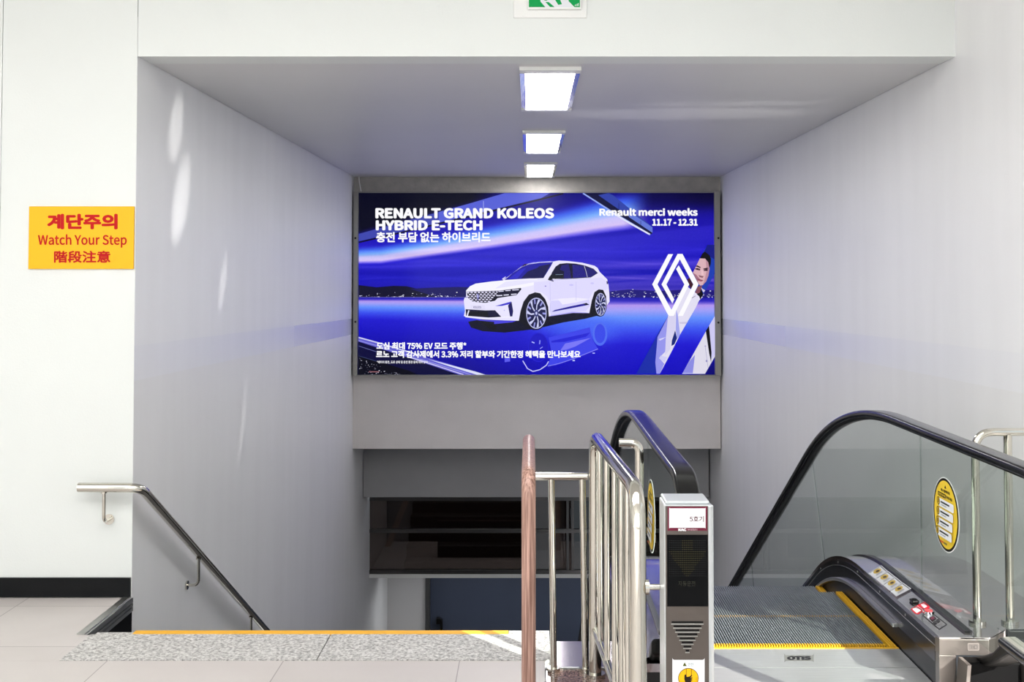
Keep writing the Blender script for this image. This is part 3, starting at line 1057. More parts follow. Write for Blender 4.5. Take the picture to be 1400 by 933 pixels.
pt = FL(bp, STEP, 0.030)        # the man in the white jacket, cut by the diagonal bands
pt.poly(c3((800, 0), (905, 0), (905, 375), (700, 745), (590, 610), (660, 280), (700, 180)), (26, 60, 176))
pt.poly(c3((800, 0), (905, 0), (905, 200), (850, 170), (760, 90)), (16, 22, 132))
pt.poly(c4((480, 105), (330, 360), (45, 893), (310, 893), (300, 700), (330, 440)), (24, 44, 168))
# jacket
pt.poly(c3((530, 560), (640, 640), (740, 700), (690, 745)) + c4((845, 0), (630, 370), (520, 590), (360, 893), (315, 893), (300, 740), (330, 420), (480, 105), (585, 0)), (226, 222, 242))
pt.poly(c4((330, 400), (480, 105), (560, 105), (470, 330), (430, 600), (350, 680), (420, 760), (360, 893), (315, 893), (300, 740)), (150, 150, 236))
pt.poly(c4((470, 110), (570, 105), (565, 300), (500, 480), (500, 560), (430, 650), (440, 420)), (214, 210, 240))
pt.poly(c4((345, 430), (440, 400), (400, 430), (360, 450)), (214, 212, 248))
pt.poly(c4((350, 690), (370, 650), (460, 670), (420, 740)), (206, 204, 244))
pt.poly(c4((565, 310), (590, 420), (555, 500), (515, 520), (520, 450)), (26, 42, 120))
pt.poly(c4((580, 30), (600, 105), (632, 370), (590, 430), (572, 300)), (160, 164, 236))
pt.poly(c4((620, 200), (735, 195), (715, 225), (630, 225)), (204, 198, 226))
# neck, face, hair
pt.poly(c3((530, 465), (560, 440), (615, 540), (575, 590)), (62, 26, 42))
pt.poly(c3((635, 640), (670, 560), (730, 545), (715, 620), (690, 660), (660, 655)), (126, 74, 88))
pt.poly(c3((655, 660), (700, 640), (715, 590), (745, 660), (705, 735), (690, 690)), (12, 10, 20))
pt.poly(c3((715, 575), (770, 610), (750, 640), (735, 620)), (206, 200, 226))
pt.poly(c3((605, 375), (650, 285), (700, 180), (770, 170), (820, 240), (828, 320), (815, 410), (785, 490), (740, 540), (700, 545), (668, 500)), (218, 176, 184))
pt.poly(c3((775, 180), (822, 240), (830, 320), (815, 410), (785, 490), (740, 540), (770, 440), (790, 340)), (188, 140, 156))
pt.poly(c3((605, 375), (650, 400), (700, 460), (668, 500)), (164, 112, 130))
pt.poly(c3((700, 182), (730, 120), (765, 90), (830, 140), (850, 190), (845, 260), (826, 310), (812, 235), (770, 185)), (14, 12, 18))
pt.poly(c3((640, 288), (665, 274), (712, 300), (706, 312)), (40, 20, 32))
pt.poly(c3((745, 318), (800, 306), (818, 318), (750, 332)), (40, 20, 32))
pt.poly(c3((628, 320), (660, 310), (706, 322), (700, 345), (650, 335)), (92, 56, 76))
pt.ell(*c3((668, 324))[0], 1.0, 0.9, (20, 14, 26))
pt.poly(c3((750, 335), (790, 322), (812, 332), (800, 350), (755, 352)), (92, 56, 76))
pt.ell(*c3((785, 338))[0], 1.0, 0.9, (20, 14, 26))
pt.poly(c3((716, 330), (742, 345), (752, 410), (720, 415)), (232, 192, 198))
pt.poly(c3((680, 405), (712, 415), (750, 420), (735, 444), (695, 432)), (140, 92, 104))
pt.poly(c3((655, 455), (700, 462), (748, 478), (720, 492), (690, 486)), (160, 84, 104))
pt.line(c3((655, 457), (700, 468), (746, 480)), 0.5, (84, 36, 56))
pt.line(c3((590, 715), (640, 685)), 0.7, (90, 84, 110))
# lower right band
pt.poly(c4((1090, 130), (1018, 250), (660, 893), (965, 893), (1098, 660), (1098, 130)), (222, 218, 234))
pt.poly(c4((1090, 140), (1018, 250), (1050, 700), (1098, 640), (1098, 130)), (206, 202, 242))
pt.poly(c4((975, 320), (1018, 248), (1052, 610), (1046, 742), (1020, 620)), (12, 10, 20))
pt.poly(c4((660, 893), (760, 720), (830, 640), (800, 893)), (140, 140, 226))
pt.line(c4((965, 520), (985, 660), (1005, 810)), 0.5, (160, 154, 196))
pt.ell(*c4((968, 522))[0], 1.2, 0.9, (170, 166, 206))
pt.ell(*c4((986, 722))[0], 1.3, 1.6, (150, 146, 196))
pt.line(c4((660, 888), (965, 888)), 0.6, (236, 236, 250))
pt.build('printed_portrait', M_GLOW, ad)

em = FL(bp, STEP, 0.042)        # interlaced double diamond emblem
WH = (252, 251, 255)
em.poly(c3((275, 125), (340, 125), (130, 530), (355, 930 + 10), (345, 953), (270, 935), (60, 530)), WH)
em.poly(c3((400, 122), (465, 122), (680, 530), (470, 953), (405, 953), (610, 530), (430, 195), (250, 530), (355, 730), (330, 785), (185, 530)), WH)
em.poly(c3((415, 275), (555, 530), (345, 953), (290, 953), (270, 935), (318, 870), (490, 530), (380, 325)), WH)
em.build('emblem', M_GLOW, ad)

lt = FL(bp, STEP, 0.046)
lt.text('RENAULT GRAND KOLEOS', 514, 299.3, 757.5, 284.8, WH, 0.020)
lt.text('HYBRID E-TECH', 514.5, 315.6, 660, 301.4, WH, 0.020)
lt.text('충전 부담 없는 하이브리드', 515, 331.8, 671, 317.6, WH, 0.012)
lt.text('Renault merci weeks', 819, 295.7, 953, 285.0, WH, 0.018)
lt.text('11.17 - 12.31', 891, 309.2, 953, 299.4, WH, 0.019)
lt.text('도심 최대 75% EV 모드 주행*', 515.5, 477.8, 638, 467.8, WH, 0.014)
lt.text('르노 고객 감사제에서 3.3% 저리 할부와 기간한정 혜택을 만나보세요', 515, 489.2, 793.5, 479.0, WH, 0.014)
lt.text('*배터리 충전, 도로 상태 및 운전 환경 등에 따라 상이', 516, 497.2, 585, 492.9, WH, 0.006)
lt.build('lettering', M_GLOW, ad)

# ------------------------------------------------------------------ signs on the front wall
sx0, sz1 = PY(41, 282.5, YF)
sx1, sz0 = PY(183.5, 368, YF)
cs = thing('caution_sign', 'yellow sign with red multilingual watch-your-step lettering on the white wall', 'sign', ((sx0 + sx1) / 2, YF, sz0))
MB().box(sx0, sx1, YF - 0.012, YF - 0.0005, sz0, sz1).build('panel', pm('yellow_acrylic', (246, 182, 18), 0.45, spec=0.3), cs, 0.002)


def sg(px, py, L=0.0):
    x, z = PY(px, py, YF - 0.012)
    return (x, YF - 0.0128 - L, z)


RED = (186, 10, 14)
cl = FL(sg, 0.0002, 0)
cl.text('계단주의', 64.5, 313.8, 161, 292.5, RED, 0.016)
cl.text('Watch Your Step', 52, 338.8, 173.5, 320.5, RED, 0.007)
cl.text('階段注意', 74, 359.5, 151, 343, RED, 0.009)
cl.build('lettering', M_INK, cs)

ex = thing('exit_sign', 'green and white emergency exit sign on the header at the top edge', 'sign', (PY(758, 0, YF)[0], YF, PY(758, 25, YF)[1]))


def eg(px, py, L=0.0):
    x, z = PY(px, py, YF)
    return (x, YF - 0.034 - L, z)


x0, z0 = PY(702, 25, YF)
x1, z1 = PY(802, -66, YF)
MB().box(x0, x1, YF - 0.010, YF - 0.0005, z0, z1).build('backplate', M_PLASTIC, ex, 0.003)
x0, z0 = PY(721.5, 14.5, YF)
x1, z1 = PY(794, -56, YF)
MB().box(x0, x1, YF - 0.033, YF - 0.010, z0, z1).build('case', M_PLASTIC, ex, 0.002)
GR = (0, 172, 84)
e = FL(eg, 0.0003, 0.0)
e.rect(723, 12.2, 792.8, -54.5, (250, 250, 252))
e.poly([(723, 12), (745.5, 12), (739, 4.5), (738, -3), (744, -12), (734, -20), (734, -32), (748, -44), (760, -54), (723, -54)], GR)
e.poly([(745.5, 5), (750, 5), (758, 11.8), (752, 11.8)], GR)
e.poly([(744, 3), (746, -2), (751, -3), (749, 2), (747, 3.2)], GR)
e.poly([(777, -54), (792.5, -54), (792.5, 12), (785, 12), (777, 3.8)], GR)
e.ell(756, -40, 5, 6, GR)
e.poly([(750, -30), (762, -31), (770, -22), (768, -19), (760, -25), (757, -12), (764, -2), (768, 8), (763, 9), (756, -2), (749, -8), (750, -22), (744, -18), (741, -20)], GR)
for i in range(4):
    e.rect(785.5 + i * 1.5, 10.6, 786.3 + i * 1.5, 8.8 - i * 0.7, (235, 250, 240))
e.build('pictogram', ink('exit_sign_print', 0.75, 0.4), ex)
MB().disc((PY(717, 20, YF)[0], YF - 0.010, PY(717, 20, YF)[1]), (0, -1, 0), 0.012, 0.002).build('screw_cap', M_PLASTIC, ex)
MB().disc((PY(783, 20, YF)[0], YF - 0.010, PY(783, 20, YF)[1]), (0, -1, 0), 0.012, 0.002).build('screw_cap', M_PLASTIC, ex)

# ------------------------------------------------------------------ ceiling lights
LX = 0.11
for i, (ya, yb, lab) in enumerate(((5.99, 7.53, 'lit white ceiling panel nearest the header, largest of the three in the row'),
                                   (8.64, 10.18, 'lit white ceiling panel in the middle of the row of three'),
                                   (11.11, 12.66, 'lit white ceiling panel closest to the advertisement, smallest in the row'))):
    t = thing('ceiling_light', lab, 'ceiling light', (LX, (ya + yb) / 2, ZC), 'lit panels along the tunnel ceiling')
    MB().box(LX - 0.164, LX + 0.164, ya, ya + 0.10, ZC - 0.020, ZC).box(LX - 0.164, LX + 0.164, yb - 0.10, yb, ZC - 0.020, ZC)\
        .box(LX - 0.15, LX + 0.15, ya + 0.10, yb - 0.10, ZC - 0.006, ZC).build('housing', M_PLASTIC, t, 0.002)
    for s in (-1, 1):
        MB().prism([(LX + s * 0.163, ZC - 0.001), (LX + s * 0.163, ZC - 0.010), (LX + s * 0.138, ZC - 0.021), (LX + s * 0.134, ZC - 0.021), (LX + s * 0.134, ZC - 0.001)], 'y', ya + 0.101, yb - 0.101).build('reflector', M_CHROME, t)
    MB().box(LX - 0.1335, LX + 0.1335, ya + 0.101, yb - 0.101, ZC - 0.022, ZC - 0.007).build('diffuser', M_LED, t)

# ------------------------------------------------------------------ wall handrail on the left
hrl = thing('wall_handrail', 'stainless wall handrail bending from the white wall down the left stair wall', 'handrail', (-2.0, YF, 0.55))
HZ0, HYO, HR = 0.556, 5.612, 0.0235
path = fillet([(-2.215, YF - 0.075, HZ0), (-1.905, YF - 0.085, HZ0), (-1.905, 9.4, HZ0 - 0.562 * (9.4 - HYO))], 0.07)
MB().tube(path, HR, 18).build('rail', M_STEEL, hrl)


def bracket(top, wall, axis, down):
    mid = (wall[0] + axis[0] * 0.06, wall[1] + axis[1] * 0.06, wall[2])
    k = MB()
    k.tube(fillet([top, (top[0], top[1], wall[2] + 0.0), wall], 0.055), 0.0085, 10)
    k.disc(wall, axis, 0.026, 0.008, 18)
    k.disc((top[0], top[1], top[2] - 0.004), (0, 0, 1), 0.016, 0.008, 12)
    k.build('bracket', M_STEEL, hrl)


bracket((-2.09, YF - 0.075, HZ0 - HR), (-2.09, YF - 0.001, 0.385), (0, -1, 0), 1)
for y in (6.62, 7.88, 9.1):
    zr = HZ0 - 0.562 * (y - HYO)
    bracket((-1.905, y, zr - HR), (XL + 0.001, y - 0.0, zr - 0.175), (1, 0, 0), 1)

# ------------------------------------------------------------------ railings between stair and escalator
wr = thing('wood_handrail', 'brown wood-grain handrail on posts standing at the top of the stairs', 'railing', (0, 3.74, 0))
MB().tube(fillet([(-0.003, 3.74, 0.0), (-0.003, 3.74, 0.945), (-0.003, 4.60, 0.945), (-0.003, 4.60, 0.3)], 0.075), 0.0235, 18).build('rail', M_WOOD, wr)
MB().tube([(-0.003, 4.60, 0.32), (-0.003, 4.60, 0.002)], 0.0225, 14).build('post', M_STEEL, wr)
for y in (3.74,):
    MB().disc((-0.003, y, 0.001), (0, 0, 1), 0.042, 0.012).build('foot_flange', M_STEEL, wr, 0.003)

cf = thing('cross_railing', 'low steel railing with two balusters between the wooden and steel handrails', 'railing', (0.16, 4.655, 0))
YC = 4.655
MB().tube([(0.022, YC, 0.782), (0.235, YC, 0.782)], 0.0165, 14).build('top_rail', M_STEEL, cf)
for xa, xb in ((0.088, 0.098), (0.214, 0.226)):
    MB().tube([(xa, YC, 0.776), (xb, YC, 0.012)], 0.0135, 12).build('baluster', M_STEEL, cf)
    MB().disc((xb, YC, 0.001), (0, 0, 1), 0.026, 0.014).build('foot_flange', M_STEEL, cf, 0.003)

sr = thing('steel_railing', 'tall polished steel railing with slim balusters beside the grey indicator post', 'railing', (0.3, 4.0, 0))


def rx(y):
    return 0.262 + 0.0515 * (4.6 - y)


SZ = 0.955
MB().tube(fillet([(rx(3.42), 3.42, 0.0), (rx(3.42), 3.42, SZ), (rx(4.6), 4.6, SZ), (rx(4.6), 4.6, 0.0)], 0.11), 0.0245, 18).build('rail', M_STEEL, sr)
MB().tube([(rx(3.43), 3.43, 0.185), (rx(4.59), 4.59, 0.185)], 0.0155, 14).build('bottom_rail', M_STEEL, sr)
for y in (4.42, 4.20, 3.97, 3.79, 3.64):
    MB().tube([(rx(y), y, SZ - 0.015), (rx(y), y, 0.19)], 0.0112, 12).build('baluster', M_STEEL, sr)
for y in (3.42, 4.6):
    MB().disc((rx(y), y, 0.001), (0, 0, 1), 0.04, 0.012).build('foot_flange', M_STEEL, sr, 0.003)
MB().disc((rx(3.42) + 0.02, 3.42, 0.672), (1, 0, 0), 0.022, 0.012).tube([(rx(3.42) + 0.03, 3.42, 0.672), (0.3872, 3.42, 0.672)], 0.009, 10).build('connector', M_STEEL, sr)


def barrier(name, label, x_post, x_end, y, extra):
    t = thing(name, label, 'barrier rail', (x_post, y, 0.2))
    zt_ = 0.965 if y > 4.4 else 0.985
    MB().tube(fillet([(x_end, y, zt_), (x_post, y, zt_), (x_post, y, 0.20)], 0.075), 0.0165, 16).build('rail', M_STEEL, t)
    MB().disc((x_post, y, 0.2005), (0, 0, 1), 0.034, 0.012).build('foot_flange', M_STEEL, t, 0.003)
    for x in extra:
        MB().tube([(x, y, zt_ - 0.01), (x, y, 0.202)], 0.0165, 16).build('post', M_STEEL, t)
        MB().disc((x, y, 0.2005), (0, 0, 1), 0.034, 0.012).build('foot_flange', M_STEEL, t, 0.003)
    return t


barrier('barrier_rail', 'bent steel barrier rail on two posts behind the glass, against the right wall', 1.80, XR - 0.001, 4.63, (1.932,))
barrier('barrier_rail', 'short bent steel barrier rail between the steel railing and the black escalator belt', 0.402, 0.328, 4.20, ())

# ------------------------------------------------------------------ escalator
XRB, XLB = 1.715, 0.520
XC = (XRB + XLB) / 2
ESC = thing('escalator', 'descending escalator with glass balustrades and black handrails beside the right wall', 'escalator', (XC, 4.9, 0))
SL = 0.567
AN = math.atan(SL)


def bend(y, yb, zt_, R):
    T = R * math.tan(AN / 2)
    y0 = yb - T
    if y <= y0:
        return zt_
    if y <= y0 + R * math.sin(AN):
        return zt_ - R + math.sqrt(R * R - (y - y0) ** 2)
    return zt_ - SL * (y - yb)


BT, BB, NY = 0.928, 0.285, 3.93


def belt_z(y):
    return bend(y, 6.245, BT, 3.4)


def deck_z(y):
    return bend(y, 5.97, 0.20, 1.7)


YE = 11.6
NR = (BT - BB) / 2


def mx(s, x):
    return x if s > 0 else 2 * XC - x


def belt_path():
    p = [(4.120, BB), (4.08, BB), (4.0, BB)]
    for k in range(25):
        a = -math.pi / 2 - math.pi * k / 24
        p.append((NY + NR * math.cos(a), BB + NR + NR * math.sin(a)))
    y = NY + 0.1
    while y < YE:
        p.append((y, belt_z(y)))
        y += 0.1
    return p


BPTH = belt_path()
sec = []
for a0, cx_, cy_ in ((0, 0.026, 0.004), (90, -0.026, 0.004), (180, -0.026, -0.005), (270, 0.026, -0.005)):
    for k in range(6):
        a = math.radians(a0 + 18 * k)
        sec.append((cx_ + 0.014 * math.cos(a), cy_ + 0.013 * math.sin(a)))
ys_all = [4.15 + 0.05 * i for i in range(int((YE - 4.15) / 0.05))]

for s in (1, -1):
    xb = mx(s, XRB)
    MB().sweep([(xb, y, z) for y, z in BPTH], sec, side=(1, 0, 0)).build('handrail_belt', M_RUBBER, ESC)
    MB().sweep([(xb, y, z) for y, z in [(yy, zz) for yy, zz in BPTH[6:]]],
               [(-0.017, -0.020), (0.017, -0.020), (0.017, -0.034), (-0.017, -0.034)] if False else [(-0.017, 0.020 * 0 - 0.017), (0.017, -0.017), (0.014, -0.030), (-0.014, -0.030)], side=(1, 0, 0), smooth=False).build('handrail_guide', M_SKIRT, ESC)
    # glass panels
    gx0, gx1 = xb - 0.005, xb + 0.005

    def top(y):
        return belt_z(y) - 0.022
    newel = []
    for k in range(21):
        a = math.pi / 2 + math.pi * k / 20
        newel.append((NY + (NR - 0.022) * math.cos(a), BB + NR + (NR - 0.022) * math.sin(a)))
    p = newel + [(4.22, BB + 0.022), (4.24, 0.2012), (4.602, 0.2012), (4.604, 0.19), (5.026, 0.19)] + [(5.026 - 0.1 * i, top(5.026 - 0.1 * i)) for i in range(0, 10)]
    g = MB().prism(p, 'x', gx0, gx1).build('glass_panel', M_GLASS, ESC)
    NEWELG = g
    # sticker on the newel pane
    yc_, zc_ = (4.715, XP(1293, 703, XRB)[1]) if s > 0 else (4.86, XP(890, 702, XLB)[1])

    def sk(u, v, L, yc_=yc_, zc_=zc_, gx0=gx0):
        return (gx0 - 0.0012 - L, yc_ - u * 1.32, zc_ + v)
    f_ = FL(sk, 0.0003)
    f_.ell(0, 0, 0.112, 0.152, (236, 238, 236))
    f_.ell(0, 0, 0.108, 0.148, (20, 18, 16))
    f_.ell(0, 0, 0.098, 0.138, (240, 206, 60))
    f_.poly([(-0.008, 0.107), (0.008, 0.107), (0, 0.121)], (40, 34, 16))
    f_.text('에스컬레이터', -0.038, 0.088, 0.038, 0.101, (40, 34, 16), 0.01)
    f_.rect(-0.062, 0.066, 0.004, 0.083, (40, 30, 20))
    f_.text('안전수칙', -0.058, 0.069, 0.0, 0.080, (240, 206, 60), 0.01)
    f_.text('지켜주세요', 0.008, 0.068, 0.062, 0.081, (40, 34, 16), 0.01)
    for i in range(4):
        v0 = 0.058 - i * 0.040
        f_.rrect(-0.056, v0 - 0.034, 0.074 - i * 0.003, v0, 0.008, (236, 238, 240))
        f_.ell(-0.056, v0 - 0.014, 0.013, 0.017, (40, 32, 20))
        f_.ell(-0.056, v0 - 0.014, 0.010, 0.0135, (214, 178, 50))
        f_.rect(-0.059, v0 - 0.022, -0.053, v0 - 0.006, (40, 32, 20))
        f_.rect(-0.034, v0 - 0.016, 0.040, v0 - 0.009, (50, 56, 60))
        f_.rect(-0.026, v0 - 0.025, 0.016, v0 - 0.022, (140, 144, 148))
    f_.rect(-0.03, -0.117, 0.0, -0.109, (200, 90, 40))
    f_.rect(0.002, -0.117, 0.03, -0.109, (120, 110, 50))
    f_.build('oval_sticker', M_INK, g)
    cuts = [(5.032, 5.032), (6.96, 6.62), (8.9, 8.56), (11.5, 11.3)]
    for (ta, ba), (tb, bb_) in zip(cuts[:-1], cuts[1:]):
        n = 16
        if ta > 5.1:
            ta, ba = ta + 0.008, ba + 0.008
        tp = [(ta + (tb - ta) * i / n) for i in range(n + 1)]
        bo = [(ba + (bb_ - ba) * i / n) for i in range(n + 1)]
        vs, fs = [], []
        for i in range(n + 1):
            for x in (gx0, gx1):
                vs += [(x, tp[i], top(tp[i])), (x, bo[i], deck_z(bo[i]) - 0.01)]
        for i in range(n):
            o, q = 4 * i, 4 * i + 4
            fs += [(o, o + 1, q + 1, q), (o + 2, q + 2, q + 3, o + 3), (o, q, q + 2, o + 2), (o + 1, o + 3, q + 3, q + 1)]
        fs += [(0, 2, 3, 1), (4 * n, 4 * n + 1, 4 * n + 3, 4 * n + 2)]
        MB().add(vs, fs).build('glass_panel', M_GLASS, ESC)
    # decks, skirts, cladding
    yd = [y for y in ys_all if y >= 4.5]
    a_, b_ = sorted((mx(s, 1.585), mx(s, 1.700)))
    dk = MB().strip(yd, [deck_z(y) for y in yd], [deck_z(y) - 0.02 for y in yd], a_, b_).build('inner_deck', M_DECK, ESC)
    a_, b_ = sorted((mx(s, 1.699), mx(s, 1.7305)))
    MB().strip(yd, [deck_z(y) + 0.008 for y in yd], [deck_z(y) - 0.02 for y in yd], a_, b_).build('glass_gasket', M_SKIRT, ESC)
    a_, b_ = sorted((mx(s, 1.7305), XR - 0.003 if s > 0 else 0.372))
    yo = [y for y in ys_all if y >= (4.549 if s > 0 else 4.14)]
    MB().strip(yo, [deck_z(y) for y in yo], [deck_z(y) - 0.03 for y in yo], a_, b_).build('outer_deck', M_DECK, ESC)
    a_, b_ = sorted((mx(s, 1.583), mx(s, 1.596)))
    MB().strip(yd, [deck_z(y) - 0.0205 for y in yd], [deck_z(y) - 0.11 for y in yd], a_, b_).build('skirt_panel', M_DARKST, ESC)
    a_, b_ = sorted((mx(s, 1.586), mx(s, 1.597)))
    MB().strip(yd, [deck_z(y) - 0.1105 for y in yd], [deck_z(y) - 0.75 for y in yd], a_, b_).build('lower_skirt', M_SKIRT, ESC)
    ysk = [4.95 + 0.05 * i for i in range(100)]
    a_, b_ = sorted((mx(s, 1.560), mx(s, 1.5855)))
    MB().strip(ysk, [deck_z(y + 0.04) - 0.098 for y in ysk], [deck_z(y + 0.04) - 0.116 for y in ysk], a_, b_).build('skirt_brush', M_BRUSH, ESC, 0.004)
    if s > 0:
        MB().box(1.886, XR - 0.003, 4.530, 4.5485, 0.001, 0.2).build('end_panel', M_DARK, ESC, 0.003)
    if s < 0:
        MB().strip(yo, [deck_z(y) - 0.0305 for y in yo], [deck_z(y) - 1.0 for y in yo], 0.374, 0.388).build('outer_cladding', M_DARKST, ESC)
    # end of the deck: steel cap, front plate, black inlet recess, rubber boot where the belt goes in
    cap = [(mx(s, x), y) for x, y in ((1.583, 4.4995), (1.583, 4.452), (1.776, 4.445), (1.884, 4.556), (1.884, 4.596), (1.7315, 4.600), (1.7315, 4.4995))]
    MB().prism(cap, 'z', 0.1925, 0.2005).build('deck_cap', M_DECK, ESC, 0.002)
    cf_ = [(mx(s, x), y) for x, y in ((1.583, 4.4995), (1.583, 4.454), (1.773, 4.447), (1.880, 4.557), (1.880, 4.590), (1.735, 4.590))]
    MB().prism(cf_, 'z', 0.13, 0.192).build('cap_front', M_ENDST, ESC, 0.002)
    a_, b_ = sorted((mx(s, 1.583), mx(s, 1.650)))
    nose = MB().prism([(4.456, 0.0), (4.456, 0.1295), (4.498, 0.1295), (4.498, 0.0)], 'x', a_, b_).build('end_plate', M_ENDST, ESC, 0.002)
    if s > 0:
        q = FL(lambda u, v, L: (u, 4.4478 - L, v), 0.0003)
        q.rrect(1.690, 0.150, 1.735, 0.178, 0.004, (128, 122, 118))
        q.rrect(1.692, 0.152, 1.733, 0.176, 0.004, (96, 91, 88))
        q.line([(1.697, 0.170), (1.708, 0.170), (1.705, 0.158)], 0.0025, (80, 77, 75))
        q.ell(1.721, 0.164, 0.008, 0.007, (80, 77, 75))
        q.ell(1.721, 0.164, 0.0045, 0.004, (104, 99, 96))
        q.build('emblem', M_INK, nose)
    a_, b_ = sorted((mx(s, 1.664), mx(s, 1.862)))
    MB().box(a_, b_, 4.37, 4.446, 0.001, 0.129).build('inlet_cover', M_VOID, ESC, 0.006)
    for xa, xf in ((1.652, 1.640), (1.866, 1.866)):
        q4 = [(mx(s, xa), 0.128), (mx(s, xa + 0.016), 0.128), (mx(s, xf + 0.016), 0.001), (mx(s, xf), 0.001)]
        MB().prism(q4, 'y', 4.350, 4.446).build('inlet_trim', M_ENDST, ESC, 0.002)
    a_, b_ = sorted((mx(s, 1.705), mx(s, 1.800)))
    bt = [(4.44, 0.1295), (4.36, 0.160), (4.26, 0.205), (4.17, 0.272), (4.105, 0.306), (4.105, 0.245), (4.2, 0.190), (4.33, 0.1295)]
    MB().prism(bt, 'x', a_, b_).build('belt_inlet_boot', M_DARK, ESC, 0.014, 3)
    ln = [(y, z) for y, z in BPTH[:9]]
    MB().sweep([(xb, y, z) for y, z in ln], [(-0.026, 0.0155), (0.026, 0.0155), (0.026, 0.0175), (-0.026, 0.0175)] if False else [(-0.027, -0.0155), (0.027, -0.0155), (0.022, -0.021), (-0.022, -0.021)], side=(1, 0, 0), smooth=False).build('belt_lining', M_GREYRUB, ESC)

# stickers and controls on the right inner deck
deckR = [o for o in ESC.children if o.name.startswith('inner_deck')][0]


def dq(px, py, L=0.0):
    x, y = G(px, py, 0.2005)
    return (x, y, 0.2006 + L)


def k8(*p):
    return [(1180 + x / 8.48, 760 + y / 8.48) for x, y in p]


dp = FL(dq, 0.0003)
stk = (((60, 205), (210, 112), (288, 180), (136, 267)), ((140, 270), (292, 185), (372, 250), (222, 345)),
       ((226, 348), (376, 255), (456, 325), (306, 420)), ((310, 425), (462, 330), (560, 400), (385, 492)))
for a, b, c, d in stk:
    dp.poly(k8(a, b, c, d), (222, 222, 230))
    cx_, cy_ = (a[0] + b[0] + c[0] + d[0]) / 4, (a[1] + b[1] + c[1] + d[1]) / 4

    def inset(q, k):
        return [(cx_ + (x - cx_) * k, cy_ + (y - cy_) * k) for x, y in q]
    ins = inset((a, b, c, d), 0.88)
    dp.poly(k8(*ins), (30, 28, 40))
    ins2 = inset((a, b, c, d), 0.83)
    ins2 = [(x - 3, y + 5) for x, y in ins2]
    dp.poly(k8(*ins2), (226, 226, 232))
    ee = []
    for i in range(20):
        t_ = 2 * math.pi * i / 20
        u, v = 0.5 + 0.27 * math.cos(t_), 0.38 + 0.27 * math.sin(t_)
        ee.append((a[0] + u * (b[0] - a[0]) + v * (d[0] - a[0]), a[1] + u * (b[1] - a[1]) + v * (d[1] - a[1])))
    dp.poly(k8(*ee), (206, 172, 70))
    cx_, cy_ = sum(p[0] for p in ee) / 20, sum(p[1] for p in ee) / 20
    dp.poly(k8(*[(cx_ + (x - cx_) * 0.5 + 4, cy_ + (y - cy_) * 0.42) for x, y in ee]), (70, 46, 20))
    for kk in (0.72, 0.82):
        p0 = (a[0] + 0.22 * (b[0] - a[0]) + kk * (d[0] - a[0]), a[1] + 0.22 * (b[1] - a[1]) + kk * (d[1] - a[1]))
        p1 = (a[0] + 0.7 * (b[0] - a[0]) + kk * (d[0] - a[0]), a[1] + 0.7 * (b[1] - a[1]) + kk * (d[1] - a[1]))
        dp.line(k8(p0, p1), 0.5, (120, 118, 126))
dp.build('safety_stickers', M_INK, deckR)
rp = FL(dq, 0.0003)
rp.poly(k8((553, 620), (590, 598), (712, 532), (768, 578), (774, 606), (640, 682), (600, 672)), (178, 18, 38))
rp.poly(k8((572, 622), (620, 598), (672, 640), (622, 668)), (236, 232, 236))
for i in range(3):
    rp.line(k8((590 + i * 12, 622 + i * 11), (626 + i * 12, 604 + i * 11)), 0.4, (120, 60, 70))
rp.poly(k8((668, 574), (706, 556), (746, 596), (708, 616)), (232, 170, 180))
rp.line(k8((630, 590), (700, 640)), 0.7, (236, 200, 208))
rp.build('emergency_stop_sticker', M_INK, deckR)
kp = FL(dq, 0.0003)
kp.line(k8((690, 692), (770, 640), (970, 798), (882, 855), (690, 692)), 0.8, (24, 22, 26))
kp.poly(k8((765, 722), (815, 700), (850, 730), (800, 762)), (30, 16, 22))
kp.poly(k8((780, 728), (812, 714), (826, 728), (796, 748)), (96, 26, 50))
kp.poly(k8((845, 752), (872, 738), (895, 758), (868, 778)), (34, 32, 36))
kp.poly(k8((808, 772), (838, 757), (862, 782), (832, 798)), (34, 32, 36))
kp.line(k8((868, 802), (900, 790), (915, 812), (880, 822)), 0.4, (110, 104, 110))
kp.build('control_panel', M_INK, deckR)
x_, y_ = G(1250, 824, 0.2)
MB().box(x_ - 0.016, x_ + 0.016, y_ - 0.020, y_ + 0.020, 0.2005, 0.212).disc((x_, y_, 0.212), (0, 0, 1), 0.009, 0.004).build('key_switch', M_DARK, deckR, 0.004)
x_, y_ = G(1269.5, 839.5, 0.2)
MB().disc((x_, y_, 0.2005), (0, 0, 1), 0.023, 0.012).build('button_ring', M_CHROME, deckR, 0.003)
MB().disc((x_, y_, 0.2105), (0, 0, 1), 0.016, 0.004).build('stop_button', pm('red_button', (206, 50, 56), 0.3), deckR, 0.002)
# screws along the skirt top
skr = [o for o in ESC.children if o.name.startswith('skirt_panel')][0]
for y in (4.85, 5.2, 5.55, 5.9, 6.25):
    MB().disc((1.583, y, deck_z(y) - 0.032), (-1, 0, 0), 0.005, 0.002, 8).build('screw', M_ALU, skr)
sm = MB().strip([y for y in ys_all if y >= 4.5], [deck_z(y) - 0.045 for y in ys_all if y >= 4.5], [deck_z(y) - 0.0475 for y in ys_all if y >= 4.5], 1.5815, 1.584)
sm.build('panel_seam', M_BRUSH, skr)

